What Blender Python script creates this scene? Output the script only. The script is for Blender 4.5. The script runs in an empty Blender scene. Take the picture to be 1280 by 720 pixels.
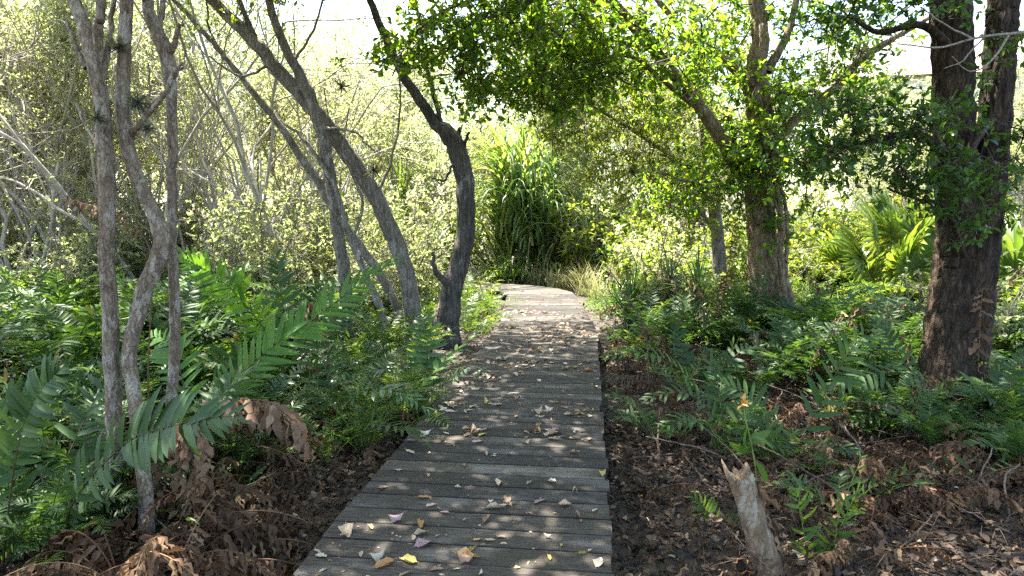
import bpy, math, random
import numpy as np
from mathutils import Vector, Matrix
R = math.radians
rng = np.random.default_rng(11)
random.seed(11)
SC = bpy.context.scene
COL = SC.collection

# ------------------------------------------------------------------ camera
F = 830.0
PITCH = math.atan(85 / F)
CAM = np.array([0, 0, 1.65])
GZ = -0.21
cam = bpy.data.cameras.new('camera'); cam.sensor_width = 36; cam.lens = F / 1280 * 36
cam.clip_start = 0.05; cam.clip_end = 2000
co = bpy.data.objects.new('camera', cam); COL.objects.link(co)
co.location = CAM; co.rotation_euler = (math.pi / 2 - PITCH, 0, 0)
SC.camera = co

def P(px, py, Y):
    """World point seen at photo pixel (px, py) at forward distance Y."""
    u, v = (px - 640) / F, (360 - py) / F
    d = np.array([u, math.cos(PITCH) + v * math.sin(PITCH), -math.sin(PITCH) + v * math.cos(PITCH)])
    return CAM + d * (Y / d[1])

def gnd(x, y):
    return GZ + 0.05 * math.sin(x * 1.3 + 0.4) * math.cos(y * 0.9) + 0.03 * math.sin(x * 3.1 + y * 2.3)

# ------------------------------------------------------------------ mesh builder
def unit(a):
    a = np.asarray(a, float)
    return a / np.maximum(np.linalg.norm(a, axis=-1, keepdims=True), 1e-9)

class MB:
    def __init__(s): s.v = []; s.f = {3: [], 4: []}; s.m = {3: [], 4: []}; s.n = 0; s.big = []
    def add(s, v, tris=None, quads=None, mat=0):
        v = np.asarray(v, float).reshape(-1, 3)
        for k, fc in ((3, tris), (4, quads)):
            if fc is not None and len(fc):
                a = np.asarray(fc, np.int64).reshape(-1, k) + s.n
                s.f[k].append(a); s.m[k].append(np.full(len(a), mat, np.int32))
        s.v.append(v); s.n += len(v)
    def mesh(s, name, mats, smooth=True):
        me = bpy.data.meshes.new(name)
        v = np.concatenate(s.v) if s.v else np.zeros((0, 3))
        me.vertices.add(len(v)); me.vertices.foreach_set('co', v.ravel())
        loops, starts, mi, tot = [], [], [], 0
        for k in (3, 4):
            if s.f[k]:
                a = np.concatenate(s.f[k]); loops.append(a.ravel())
                starts.append(tot + np.arange(len(a)) * k); tot += a.size
                mi.append(np.concatenate(s.m[k]))
        if loops:
            l = np.concatenate(loops); st = np.concatenate(starts); mi = np.concatenate(mi)
            me.loops.add(len(l)); me.loops.foreach_set('vertex_index', l.astype(np.int32))
            me.polygons.add(len(st)); me.polygons.foreach_set('loop_start', st.astype(np.int32))
            me.polygons.foreach_set('material_index', mi)
            me.polygons.foreach_set('use_smooth', np.full(len(st), smooth))
        for m in (mats if isinstance(mats, (list, tuple)) else [mats]): me.materials.append(m)
        me.update(calc_edges=True); me.validate()
        return me
    def obj(s, name, mats, parent=None, loc=None, smooth=True):
        o = bpy.data.objects.new(name, s.mesh(name, mats, smooth)); COL.objects.link(o)
        if parent is not None: o.parent = parent
        if loc is not None: o.location = loc
        return o

def tag(o, label=None, cat=None, group=None, kind=None):
    if label: o['label'] = label
    if cat: o['category'] = cat
    if group: o['group'] = group
    if kind: o['kind'] = kind
    return o

def thing(name, label, cat, loc, group=None, rz=0, sc=1):
    o = bpy.data.objects.new(name, None); COL.objects.link(o)
    o.empty_display_size = .1
    o.location = loc; o.rotation_euler = (0, 0, rz); o.scale = (sc, sc, sc)
    return tag(o, label, cat, group)

def child(name, me, parent, loc=(0, 0, 0), rot=(0, 0, 0), sc=1):
    o = bpy.data.objects.new(name, me); COL.objects.link(o)
    o.parent = parent; o.location = loc; o.rotation_euler = rot
    o.scale = (sc, sc, sc) if not hasattr(sc, '__len__') else sc
    return o

def spline(pts, n):
    """Catmull-Rom through pts (any width of columns), n samples."""
    p = np.asarray(pts, float)
    if len(p) == 2: return p[0] + (p[1] - p[0]) * np.linspace(0, 1, n)[:, None]
    q = np.vstack([2 * p[0] - p[1], p, 2 * p[-1] - p[-2]])
    t = np.linspace(0, len(p) - 1 - 1e-9, n); i = t.astype(int); u = (t - i)[:, None]
    a, b, c, d = q[i], q[i + 1], q[i + 2], q[i + 3]
    return .5 * (2 * b + (c - a) * u + (2 * a - 5 * b + 4 * c - d) * u * u + (3 * b - a - 3 * c + d) * u ** 3)

def tube(mb, pts, rad, sides=8, mat=0, rough=0.0, ns=3, lump=0.0, cap=True, ridge=0.0, nr=13):
    p = np.asarray(pts, float); r = np.broadcast_to(np.asarray(rad, float), (len(p),)).copy()
    t = unit(np.gradient(p, axis=0))
    ref = np.array([1., 0, 0]) if abs(t[0][0]) < .8 else np.array([0, 1., 0])
    N = []; n = unit(np.cross(t[0], ref))
    for k in range(len(p)):
        n = unit(n - t[k] * np.dot(n, t[k])); N.append(n)
    N = np.array(N); B = np.cross(t, N)
    a = np.linspace(0, 2 * np.pi, sides, endpoint=False)
    rr = np.repeat(r[:, None], sides, 1)
    if rough:
        ph = rng.uniform(0, 6.28, 8); L = np.concatenate([[0], np.cumsum(np.linalg.norm(np.diff(p, axis=0), axis=1))])[:, None]
        rr *= 1 + rough * (np.sin(ns * a + ph[0] + 1.3 * np.sin(L * 2 + ph[1])) * .6 + np.sin((ns + 2) * a + ph[2] + L * 1.7) * .4 + np.sin((2 * ns + 3) * a + ph[3] - L * 1.1) * .35)
        rr *= 1 + rough * .5 * rng.normal(size=rr.shape)
    if ridge:
        L = np.concatenate([[0], np.cumsum(np.linalg.norm(np.diff(p, axis=0), axis=1))])[:, None]; ph = rng.uniform(0, 6.28, 6)
        wa = a[None] + .22 * np.sin(L * 2.1 + ph[0] + 2 * a) + .16 * np.sin(L * 4.7 + ph[1] + 3 * a) + .08 * np.sin(L * 11 + ph[4])
        rr *= 1 + ridge * (np.abs(np.sin(nr * .5 * wa + ph[2])) ** .6 - .6) + ridge * .5 * np.abs(np.sin(nr * .85 * wa + ph[3])) * np.sin(L * 3.3 + 5 * a + ph[5])
    if lump:
        L = np.arange(len(p))[:, None]
        rr *= 1 + lump * np.sin(L * .9 + rng.uniform(0, 6)) * np.sin(L * .37 + a + rng.uniform(0, 6))
    v = p[:, None] + rr[..., None] * (np.cos(a)[None, :, None] * N[:, None] + np.sin(a)[None, :, None] * B[:, None])
    k = len(p); i = np.arange(k - 1)[:, None] * sides; j = np.arange(sides)[None]; j2 = (j + 1) % sides
    q = np.stack([i + j, i + j2, i + sides + j2, i + sides + j], -1).reshape(-1, 4)
    v = v.reshape(-1, 3)
    if cap:
        v = np.vstack([v, p[-1]]); b = (k - 1) * sides
        tr = [[b + x, b + (x + 1) % sides, k * sides] for x in range(sides)]
        mb.add(v, tr, q, mat)
    else: mb.add(v, None, q, mat)

def box(mb, c, sx, sy, sz, rz=0, mat=0):
    x, y, z = sx / 2, sy / 2, sz / 2
    v = np.array([[a, b, d] for a in (-x, x) for b in (-y, y) for d in (-z, z)])
    cr, sr = math.cos(rz), math.sin(rz)
    v = v @ np.array([[cr, sr, 0], [-sr, cr, 0], [0, 0, 1]]) + np.asarray(c)
    mb.add(v, None, [[0, 1, 3, 2], [4, 6, 7, 5], [0, 4, 5, 1], [2, 3, 7, 6], [0, 2, 6, 4], [1, 5, 7, 3]], mat)

# leaf templates: x along the leaf, y across, z fold
def strip(xs, ws, zs, fold):
    """Leaf made of two halves along a midrib."""
    v, q = [], []
    for x, w, z in zip(xs, ws, zs):
        v += [[x, w, z + fold * w], [x, 0, z], [x, -w, z + fold * w]]
    for k in range(len(xs) - 1):
        a = 3 * k; q += [[a, a + 1, a + 4, a + 3], [a + 1, a + 2, a + 5, a + 4]]
    return np.array(v), None, np.array(q)
T_RHOMB = (np.array([[0, 0, 0], [.5, .23, .06], [1, 0, -.08], [.5, -.23, .06]], float), np.array([[0, 3, 2], [0, 2, 1]]), None)
T_OBOV = strip([0, .3, .62, .86, 1], [.02, .12, .22, .17, .03], [0, .02, .02, -.02, -.08], .25)
T_OVAL = strip([0, .25, .55, .82, 1], [.02, .17, .22, .13, .0], [0, .03, .03, -.02, -.1], .3)
T_LANCE = strip([0, .12, .45, .78, 1], [.03, .075, .085, .055, .004], [0, .02, .02, -.05, -.16], .35)
T_PINNA = strip([0, .1, .45, .8, 1], [.05, .095, .1, .075, .01], [0, .01, .0, -.06, -.14], .3)
T_THIN = (np.array([[0, .04, 0], [0, -.04, 0], [.55, -.07, .01], [.55, .07, .01], [1, 0, -.12]], float), np.array([[3, 2, 4]]), np.array([[0, 1, 2, 3]]))
T_DEAD = strip([0, .2, .45, .7, 1], [.03, .09, .05, .1, .01], [0, .06, -.05, .06, -.1], .9)

def leaves(mb, pos, d, nrm, size, T, mat=0, wid=1.0):
    tv, tt, tq = T
    pos = np.asarray(pos, float); n = len(pos)
    if n == 0: return
    X = unit(d); Z = np.asarray(nrm, float); Z = unit(Z - X * np.sum(X * Z, -1, keepdims=True)); Yv = np.cross(Z, X)
    s = np.broadcast_to(np.asarray(size, float), (n,))[:, None, None]
    w = np.broadcast_to(np.asarray(wid, float), (n,))[:, None, None]
    v = pos[:, None] + s * (tv[None, :, 0:1] * X[:, None] + w * tv[None, :, 1:2] * Yv[:, None] + tv[None, :, 2:3] * Z[:, None])
    k = len(tv); off = (np.arange(n) * k)[:, None, None]
    mb.add(v.reshape(-1, 3), None if tt is None else (tt[None] + off).reshape(-1, 3), None if tq is None else (tq[None] + off).reshape(-1, 4), mat)

def rdir(n, up=0.0, sp=1.0):
    d = rng.normal(size=(n, 3)) * sp; d[:, 2] += up
    return unit(d)

# ------------------------------------------------------------------ materials
def nt(name):
    m = bpy.data.materials.new(name); m.use_nodes = True; t = m.node_tree
    for n in list(t.nodes): t.nodes.remove(n)
    o = t.nodes.new('ShaderNodeOutputMaterial')
    return m, t, o
def ramp(t, fac, cols, interp='LINEAR'):
    r = t.nodes.new('ShaderNodeValToRGB'); r.color_ramp.interpolation = interp
    e = r.color_ramp.elements
    while len(e) < len(cols): e.new(.5)
    for k, (p, c) in enumerate(cols): e[k].position = p; e[k].color = (*c, 1)
    if fac is not None: t.links.new(fac, r.inputs['Fac'])
    return r.outputs['Color']
def math_n(t, op, a, b=None):
    n = t.nodes.new('ShaderNodeMath'); n.operation = op
    for k, x in enumerate((a, b)):
        if x is None: continue
        if isinstance(x, (int, float)): n.inputs[k].default_value = x
        else: t.links.new(x, n.inputs[k])
    return n.outputs[0]
def noise(t, scale, detail=4, rough=.6, vec=None, sc3=None, coord='Object'):
    tc = t.nodes.new('ShaderNodeTexCoord'); v = tc.outputs[coord]
    if sc3:
        mp = t.nodes.new('ShaderNodeMapping'); mp.inputs['Scale'].default_value = sc3
        t.links.new(v, mp.inputs['Vector']); v = mp.outputs['Vector']
    n = t.nodes.new('ShaderNodeTexNoise'); n.inputs['Scale'].default_value = scale; n.inputs['Detail'].default_value = detail; n.inputs['Roughness'].default_value = rough
    t.links.new(v, n.inputs['Vector'])
    return n.outputs['Fac']
def mixc(t, fac, a, b, mode='MIX'):
    n = t.nodes.new('ShaderNodeMix'); n.data_type = 'RGBA'; n.blend_type = mode
    for sock, x in ((n.inputs[0], fac), (n.inputs[6], a), (n.inputs[7], b)):
        if isinstance(x, (int, float)): sock.default_value = x
        elif isinstance(x, tuple): sock.default_value = (*x, 1)
        else: t.links.new(x, sock)
    return n.outputs[2]

def leaf_mat(name, cols, trans=.45, rough=.45, spec=.35, tint=(1.7, 1.6, .55), objw=.4):
    m, t, o = nt(name)
    g = t.nodes.new('ShaderNodeNewGeometry'); oi = t.nodes.new('ShaderNodeObjectInfo')
    f = math_n(t, 'ADD', math_n(t, 'MULTIPLY', g.outputs['Random Per Island'], 1 - objw), math_n(t, 'MULTIPLY', oi.outputs['Random'], objw))
    c = ramp(t, f, cols)
    n = noise(t, 14, 2); c = mixc(t, math_n(t, 'MULTIPLY', n, .35), c, (.5, .5, .45), 'MULTIPLY')
    p = t.nodes.new('ShaderNodeBsdfPrincipled'); t.links.new(c, p.inputs['Base Color'])
    p.inputs['Roughness'].default_value = rough; p.inputs['Specular IOR Level'].default_value = spec
    tr = t.nodes.new('ShaderNodeBsdfTranslucent'); t.links.new(mixc(t, 1.0, c, tint, 'MULTIPLY'), tr.inputs['Color'])
    mx = t.nodes.new('ShaderNodeMixShader'); mx.inputs[0].default_value = trans
    t.links.new(p.outputs[0], mx.inputs[1]); t.links.new(tr.outputs[0], mx.inputs[2]); t.links.new(mx.outputs[0], o.inputs[0])
    return m

def bark_mat(name, cols, scale=18, stretch=.18, bump=.5, rough=.9, patch=None, patch_th=.58, patch_scale=5, crack=.6):
    m, t, o = nt(name)
    a = noise(t, scale, 8, .72, sc3=(1, 1, stretch)); b = noise(t, scale * .22, 4, .6); g = noise(t, scale * 4, 5, .7)
    f = math_n(t, 'ADD', math_n(t, 'ADD', math_n(t, 'MULTIPLY', a, .55), math_n(t, 'MULTIPLY', b, .2)), math_n(t, 'MULTIPLY', g, .25))
    c = ramp(t, f, [(.5 + (p_ - .5) * .7, c_) for p_, c_ in cols])
    tc = t.nodes.new('ShaderNodeTexCoord'); nz = t.nodes.new('ShaderNodeTexNoise'); nz.inputs['Scale'].default_value = 7; t.links.new(tc.outputs['Object'], nz.inputs['Vector'])
    mv = t.nodes.new('ShaderNodeVectorMath'); mv.operation = 'MULTIPLY_ADD'; t.links.new(nz.outputs['Color'], mv.inputs[0]); mv.inputs[1].default_value = (.12, .12, .12); t.links.new(tc.outputs['Object'], mv.inputs[2])
    mp = t.nodes.new('ShaderNodeMapping'); mp.inputs['Scale'].default_value = (1, 1, stretch * 1.1); t.links.new(mv.outputs[0], mp.inputs['Vector'])
    v = t.nodes.new('ShaderNodeTexVoronoi'); v.feature = 'DISTANCE_TO_EDGE'; v.inputs['Scale'].default_value = scale * 1.25; t.links.new(mp.outputs[0], v.inputs['Vector'])
    ck = ramp(t, v.outputs['Distance'], [(0, (0, 0, 0)), (.14, (1, 1, 1))])
    c = mixc(t, crack, c, mixc(t, ck, (.3, .28, .26), (1.08, 1.08, 1.08)), 'MULTIPLY')
    if patch:
        pn = noise(t, patch_scale, 8, .75, sc3=(1, 1, .5))
        pm = ramp(t, pn, [(patch_th, (0, 0, 0)), (patch_th + .05, (1, 1, 1))])
        c = mixc(t, math_n(t, 'MULTIPLY', pm, .7), c, mixc(t, g, patch, tuple(x * .6 for x in patch)))
    p = t.nodes.new('ShaderNodeBsdfPrincipled'); t.links.new(c, p.inputs['Base Color'])
    p.inputs['Roughness'].default_value = rough; p.inputs['Specular IOR Level'].default_value = .2
    bp = t.nodes.new('ShaderNodeBump'); bp.inputs['Strength'].default_value = bump; bp.inputs['Distance'].default_value = .03
    t.links.new(math_n(t, 'ADD', f, math_n(t, 'MULTIPLY', ck, .5 * crack)), bp.inputs['Height']); t.links.new(bp.outputs[0], p.inputs['Normal']); t.links.new(p.outputs[0], o.inputs[0])
    return m

M = {}
M['canopy'] = leaf_mat('canopy_leaf', [(0, (.045, .1, .016)), (.45, (.08, .155, .022)), (.8, (.135, .205, .03)), (.97, (.2, .22, .035)), (1, (.34, .2, .035))], .62, tint=(2.1, 2.0, .6), objw=.1)
M['canopy_yellow'] = leaf_mat('canopy_yellow_leaf', [(0, (.08, .13, .02)), (.5, (.14, .19, .03)), (.9, (.22, .24, .035)), (1, (.3, .22, .04))], .52)
M['broad'] = leaf_mat('broad_leaf', [(0, (.04, .09, .02)), (.6, (.07, .14, .03)), (.94, (.11, .18, .035)), (.97, (.25, .22, .03)), (1, (.35, .16, .03))], .5, .4)
M['thicket'] = leaf_mat('thicket_leaf', [(0, (.13, .16, .07)), (.35, (.21, .235, .12)), (.7, (.29, .31, .17)), (.92, (.35, .35, .22)), (1, (.38, .35, .26))], .62, .5, tint=(1.7, 1.75, 1.1), objw=.55)
M['shrub'] = leaf_mat('shrub_leaf', [(0, (.06, .12, .02)), (.5, (.12, .19, .03)), (1, (.22, .25, .05))], .48)
M['pale_shrub'] = leaf_mat('pale_shrub_leaf', [(0, (.09, .13, .05)), (.5, (.16, .2, .085)), (1, (.26, .28, .13))], .5, .5)
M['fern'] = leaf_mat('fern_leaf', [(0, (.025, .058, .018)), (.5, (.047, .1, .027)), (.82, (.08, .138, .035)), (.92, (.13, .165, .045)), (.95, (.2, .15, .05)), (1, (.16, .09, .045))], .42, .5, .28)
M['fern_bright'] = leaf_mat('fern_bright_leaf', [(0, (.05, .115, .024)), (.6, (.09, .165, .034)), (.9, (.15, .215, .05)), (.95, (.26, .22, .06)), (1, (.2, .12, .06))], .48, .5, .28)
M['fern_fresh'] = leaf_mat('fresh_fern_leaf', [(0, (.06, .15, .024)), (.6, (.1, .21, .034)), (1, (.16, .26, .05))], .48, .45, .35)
M['fern_blue'] = leaf_mat('fern_blue_leaf', [(0, (.03, .085, .03)), (.6, (.05, .12, .045)), (1, (.09, .16, .06))], .3, .38, .55)
M['feather'] = leaf_mat('feathery_fern_leaf', [(0, (.04, .085, .02)), (.6, (.075, .13, .03)), (.88, (.15, .19, .045)), (1, (.24, .19, .08))], .48, .4)
M['strap'] = leaf_mat('strap_leaf', [(0, (.07, .14, .05)), (.5, (.15, .235, .09)), (.8, (.25, .32, .14)), (1, (.42, .4, .22))], .5, .4, objw=.1)
M['spiky'] = leaf_mat('spiky_leaf', [(0, (.03, .07, .025)), (.7, (.06, .12, .04)), (1, (.13, .18, .06))], .3, .3)
M['palm'] = leaf_mat('palm_leaf', [(0, (.07, .13, .03)), (.6, (.13, .2, .045)), (1, (.26, .28, .07))], .4, .35)
M['drygrass'] = leaf_mat('dry_grass', [(0, (.15, .19, .06)), (.5, (.28, .29, .12)), (1, (.48, .44, .26))], .35, .6, tint=(1, .95, .7))
M['dead'] = leaf_mat('dead_frond', [(0, (.045, .026, .015)), (.5, (.11, .062, .035)), (.85, (.24, .15, .085)), (1, (.34, .23, .14))], .2, .7, .2, tint=(1.1, .9, .6))
M['dead_light'] = leaf_mat('pale_dead_frond', [(0, (.14, .08, .05)), (.5, (.26, .16, .1)), (1, (.42, .29, .19))], .25, .6, .2, tint=(1.1, .9, .6))
M['litter'] = leaf_mat('litter_leaf', [(0, (.012, .008, .005)), (.5, (.042, .026, .016)), (.82, (.095, .06, .034)), (.95, (.19, .125, .075)), (1, (.32, .23, .15))], .12, .65, .3, tint=(1.1, .9, .6), objw=0)
for k, c in dict(tan=(.48, .35, .23), cream=(.58, .48, .36), orange=(.5, .27, .11), mauve=(.42, .27, .27), brown=(.3, .18, .11), yellow=(.5, .38, .1)).items():
    M['leaf_' + k] = leaf_mat('fallen_' + k, [(0, tuple(x * .7 for x in c)), (1, tuple(min(1, x * 1.2) for x in c))], .12, .55, .35, tint=(1, .9, .7), objw=1)
M['leaf_scrap'] = leaf_mat('leaf_scrap', [(0, (.08, .05, .03)), (.5, (.22, .14, .085)), (1, (.44, .33, .22))], .12, .6, .3, tint=(1, .9, .7), objw=0)
M['bark_pale'] = bark_mat('pale_bark', [(.3, (.055, .04, .027)), (.5, (.2, .15, .106)), (.7, (.37, .295, .22))], 34, .3, 1.0, patch=(.52, .46, .38), patch_th=.52, patch_scale=13, crack=.35)
M['bark_grey'] = bark_mat('grey_bark', [(.3, (.055, .045, .036)), (.5, (.185, .158, .128)), (.7, (.35, .31, .26))], 30, .14, 1.0, patch=(.46, .44, .41), patch_th=.54, crack=.45)
M['bark_sooty'] = bark_mat('sooty_bark', [(.3, (.02, .017, .015)), (.5, (.085, .074, .064)), (.7, (.2, .18, .155))], 30, .12, 1.0, patch=(.36, .34, .31), patch_th=.57, crack=.45)
M['bark_dark'] = bark_mat('dark_bark', [(.32, (.009, .0065, .005)), (.5, (.042, .029, .019)), (.7, (.125, .088, .06))], 20, .1, 1.0)
M['bark_tan'] = bark_mat('tan_bark', [(.3, (.07, .05, .03)), (.5, (.19, .14, .085)), (.7, (.34, .27, .18))], 18, .3, .7, patch=(.3, .3, .2), patch_th=.6)
M['bark_stump'] = bark_mat('peeling_bark', [(.3, (.07, .045, .027)), (.5, (.2, .14, .085)), (.7, (.36, .27, .18))], 26, .25, .8, patch=(.46, .41, .33), patch_th=.55, patch_scale=9, crack=.25)
M['twig_pale'] = bark_mat('pale_twig_bark', [(.3, (.2, .175, .15)), (.5, (.35, .31, .27)), (.7, (.5, .46, .4))], 30, .2, .3, crack=.2)
M['twig'] = bark_mat('twig_bark', [(.3, (.12, .1, .08)), (.5, (.25, .22, .18)), (.7, (.4, .36, .3))], 30, .2, .3)
M['twig_dark'] = bark_mat('dark_twig_bark', [(.3, (.03, .022, .016)), (.5, (.07, .05, .036)), (.7, (.14, .11, .08))], 30, .2, .3)
M['twig_mid'] = bark_mat('brown_twig_bark', [(.3, (.06, .045, .034)), (.5, (.13, .1, .078)), (.7, (.24, .2, .16))], 30, .2, .3)
M['rachis'] = bark_mat('frond_stalk', [(.3, (.03, .022, .012)), (.6, (.07, .055, .02))], 20, .2, .1, .5)
M['rachis_green'] = bark_mat('green_stalk', [(.3, (.1, .15, .03)), (.6, (.2, .24, .06))], 20, .2, .1, .5)
M['cut'] = bark_mat('broken_wood', [(.3, (.07, .045, .03)), (.6, (.2, .15, .1))], 40, .2, .4)

def deck_mat():
    m, t, o = nt('weathered_boards')
    g = t.nodes.new('ShaderNodeNewGeometry')
    at = t.nodes.new('ShaderNodeUVMap'); at.uv_map = 'grain'
    def nz(scale, sc3, det=5, rgh=.65):
        mp = t.nodes.new('ShaderNodeMapping'); mp.inputs['Scale'].default_value = sc3
        t.links.new(at.outputs[0], mp.inputs['Vector'])
        n = t.nodes.new('ShaderNodeTexNoise'); n.inputs['Scale'].default_value = scale; n.inputs['Detail'].default_value = det; n.inputs['Roughness'].default_value = rgh
        t.links.new(mp.outputs[0], n.inputs['Vector']); return n.outputs['Fac']
    fine = nz(5, (1.2, 30, 1)); wide = nz(1.6, (1, 2.6, 1), 4); grime = nz(.55, (1, 1, 1), 3)
    c = ramp(t, fine, [(.32, (.008, .0075, .007)), (.5, (.04, .034, .029)), (.7, (.105, .094, .083))])
    worn = ramp(t, wide, [(.53, (0, 0, 0)), (.66, (1, 1, 1))])
    c = mixc(t, math_n(t, 'MULTIPLY', math_n(t, 'MULTIPLY', worn, fine), 1.3), c, (.15, .14, .13))
    c = mixc(t, math_n(t, 'MULTIPLY', ramp(t, grime, [(.4, (0, 0, 0)), (.65, (1, 1, 1))]), .45), c, (.04, .034, .02))
    rv = ramp(t, g.outputs['Random Per Island'], [(0, (.45, .45, .47)), (.5, (.9, .87, .84)), (1, (1.5, 1.43, 1.33))])
    c = mixc(t, 1.0, c, rv, 'MULTIPLY')
    p = t.nodes.new('ShaderNodeBsdfPrincipled'); t.links.new(c, p.inputs['Base Color'])
    t.links.new(ramp(t, fine, [(.3, (.6, .6, .6)), (.7, (.85, .85, .85))]), p.inputs['Roughness'])
    p.inputs['Specular IOR Level'].default_value = .22
    bp = t.nodes.new('ShaderNodeBump'); bp.inputs['Strength'].default_value = .5; bp.inputs['Distance'].default_value = .006
    t.links.new(fine, bp.inputs['Height']); t.links.new(bp.outputs[0], p.inputs['Normal']); t.links.new(p.outputs[0], o.inputs[0])
    return m
M['deck'] = deck_mat()
M['beam'] = bark_mat('dark_beam', [(.3, (.02, .018, .016)), (.6, (.06, .05, .045))], 20, 1, .3)

def ground_mat():
    m, t, o = nt('forest_soil')
    a = noise(t, 9, 6, .7); b = noise(t, .8, 4, .6); v = t.nodes.new('ShaderNodeTexVoronoi'); v.inputs['Scale'].default_value = 26
    tc = t.nodes.new('ShaderNodeTexCoord'); t.links.new(tc.outputs['Object'], v.inputs['Vector'])
    c = ramp(t, a, [(.3, (.016, .011, .008)), (.5, (.045, .03, .02)), (.75, (.12, .08, .05))])
    c = mixc(t, .35, c, v.outputs['Color'], 'MULTIPLY')
    c = mixc(t, ramp(t, b, [(.5, (0, 0, 0)), (.7, (.5, .5, .5))]), c, (.06, .065, .022))
    p = t.nodes.new('ShaderNodeBsdfPrincipled'); t.links.new(c, p.inputs['Base Color']); p.inputs['Roughness'].default_value = .9
    bp = t.nodes.new('ShaderNodeBump'); bp.inputs['Strength'].default_value = .8; bp.inputs['Distance'].default_value = .05
    t.links.new(a, bp.inputs['Height']); t.links.new(bp.outputs[0], p.inputs['Normal']); t.links.new(p.outputs[0], o.inputs[0])
    return m
M['ground'] = ground_mat()
def plain(name, col, rough=.6, metal=0, nscale=6, var=.12):
    m, t, o = nt(name)
    c = ramp(t, noise(t, nscale, 4), [(.3, tuple(x * (1 - var) for x in col)), (.7, tuple(min(1, x * (1 + var)) for x in col))])
    p = t.nodes.new('ShaderNodeBsdfPrincipled'); t.links.new(c, p.inputs['Base Color']); p.inputs['Roughness'].default_value = rough; p.inputs['Metallic'].default_value = metal
    t.links.new(p.outputs[0], o.inputs[0]); return m
M['wall'] = plain('pale_render', (.72, .69, .6)); M['trim'] = plain('white_trim', (.78, .78, .76)); M['glass'] = plain('window_glass', (.1, .13, .17), .08)
M['roof'] = plain('grey_shingle', (.22, .21, .2), .85)
M['screw'] = plain('rusty_screw', (.05, .035, .028), .6)
M['petal'] = plain('orange_bract', (.55, .27, .06), .6)

# ------------------------------------------------------------------ light
w = bpy.data.worlds.new('World'); SC.world = w; w.use_nodes = True
SUN_EL, SUN_AZ = 64.0, -46.0          # azimuth: degrees right of straight ahead (+Y towards +X)
t = w.node_tree; bg = t.nodes['Background']
sky = t.nodes.new('ShaderNodeTexSky'); sky.sky_type = 'NISHITA'; sky.sun_disc = False
sky.sun_elevation = R(SUN_EL); sky.sun_rotation = R(SUN_AZ); sky.air_density = 1.0; sky.dust_density = 2.5; sky.ozone_density = 1.0
t.links.new(sky.outputs[0], bg.inputs['Color']); bg.inputs['Strength'].default_value = .12
sl = bpy.data.lights.new('sun', 'SUN'); sl.energy = 5.0; sl.angle = R(.53); sl.color = (1, .95, .86)
so = bpy.data.objects.new('sun', sl); COL.objects.link(so)
sd = Vector((math.sin(R(SUN_AZ)) * math.cos(R(SUN_EL)), math.cos(R(SUN_AZ)) * math.cos(R(SUN_EL)), math.sin(R(SUN_EL))))
so.rotation_euler = sd.to_track_quat('Z', 'Y').to_euler(); so.location = (10, 20, 30)
vs = SC.view_settings; vs.view_transform = 'Standard'; vs.look = 'None'; vs.gamma = 1; vs.use_curve_mapping = False
vs.exposure = 3.0
SC.render.engine = 'CYCLES'
cy = SC.cycles; cy.use_denoising = False; cy.use_adaptive_sampling = False; cy.sample_clamp_indirect = 4.0; cy.sample_clamp_direct = 0; cy.max_bounces = 8; cy.diffuse_bounces = 4; cy.glossy_bounces = 3; cy.transmission_bounces = 6; cy.transparent_max_bounces = 4; cy.caustics_reflective = False; cy.caustics_refractive = False

# ------------------------------------------------------------------ ground
def grid_ground():
    mb = MB()
    xs = np.concatenate([np.linspace(-600, -30, 8)[:-1], np.linspace(-30, 30, 161), np.linspace(30, 600, 8)[1:]])
    ys = np.concatenate([np.linspace(-300, -4, 6)[:-1], np.linspace(-4, 40, 141), np.linspace(40, 900, 9)[1:]])
    X, Y = np.meshgrid(xs, ys)
    Z = GZ + .05 * np.sin(X * 1.3 + .4) * np.cos(Y * .9) + .03 * np.sin(X * 3.1 + Y * 2.3)
    v = np.stack([X, Y, Z], -1).reshape(-1, 3); nx = len(xs)
    i = np.arange(len(ys) - 1)[:, None] * nx; j = np.arange(nx - 1)[None]
    q = np.stack([i + j, i + j + 1, i + nx + j + 1, i + nx + j], -1).reshape(-1, 4)
    mb.add(v, None, q)
    tag(mb.obj('ground', M['ground']), 'dark soil strewn with leaf litter either side of the boardwalk', None, None, 'structure')
grid_ground()

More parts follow.
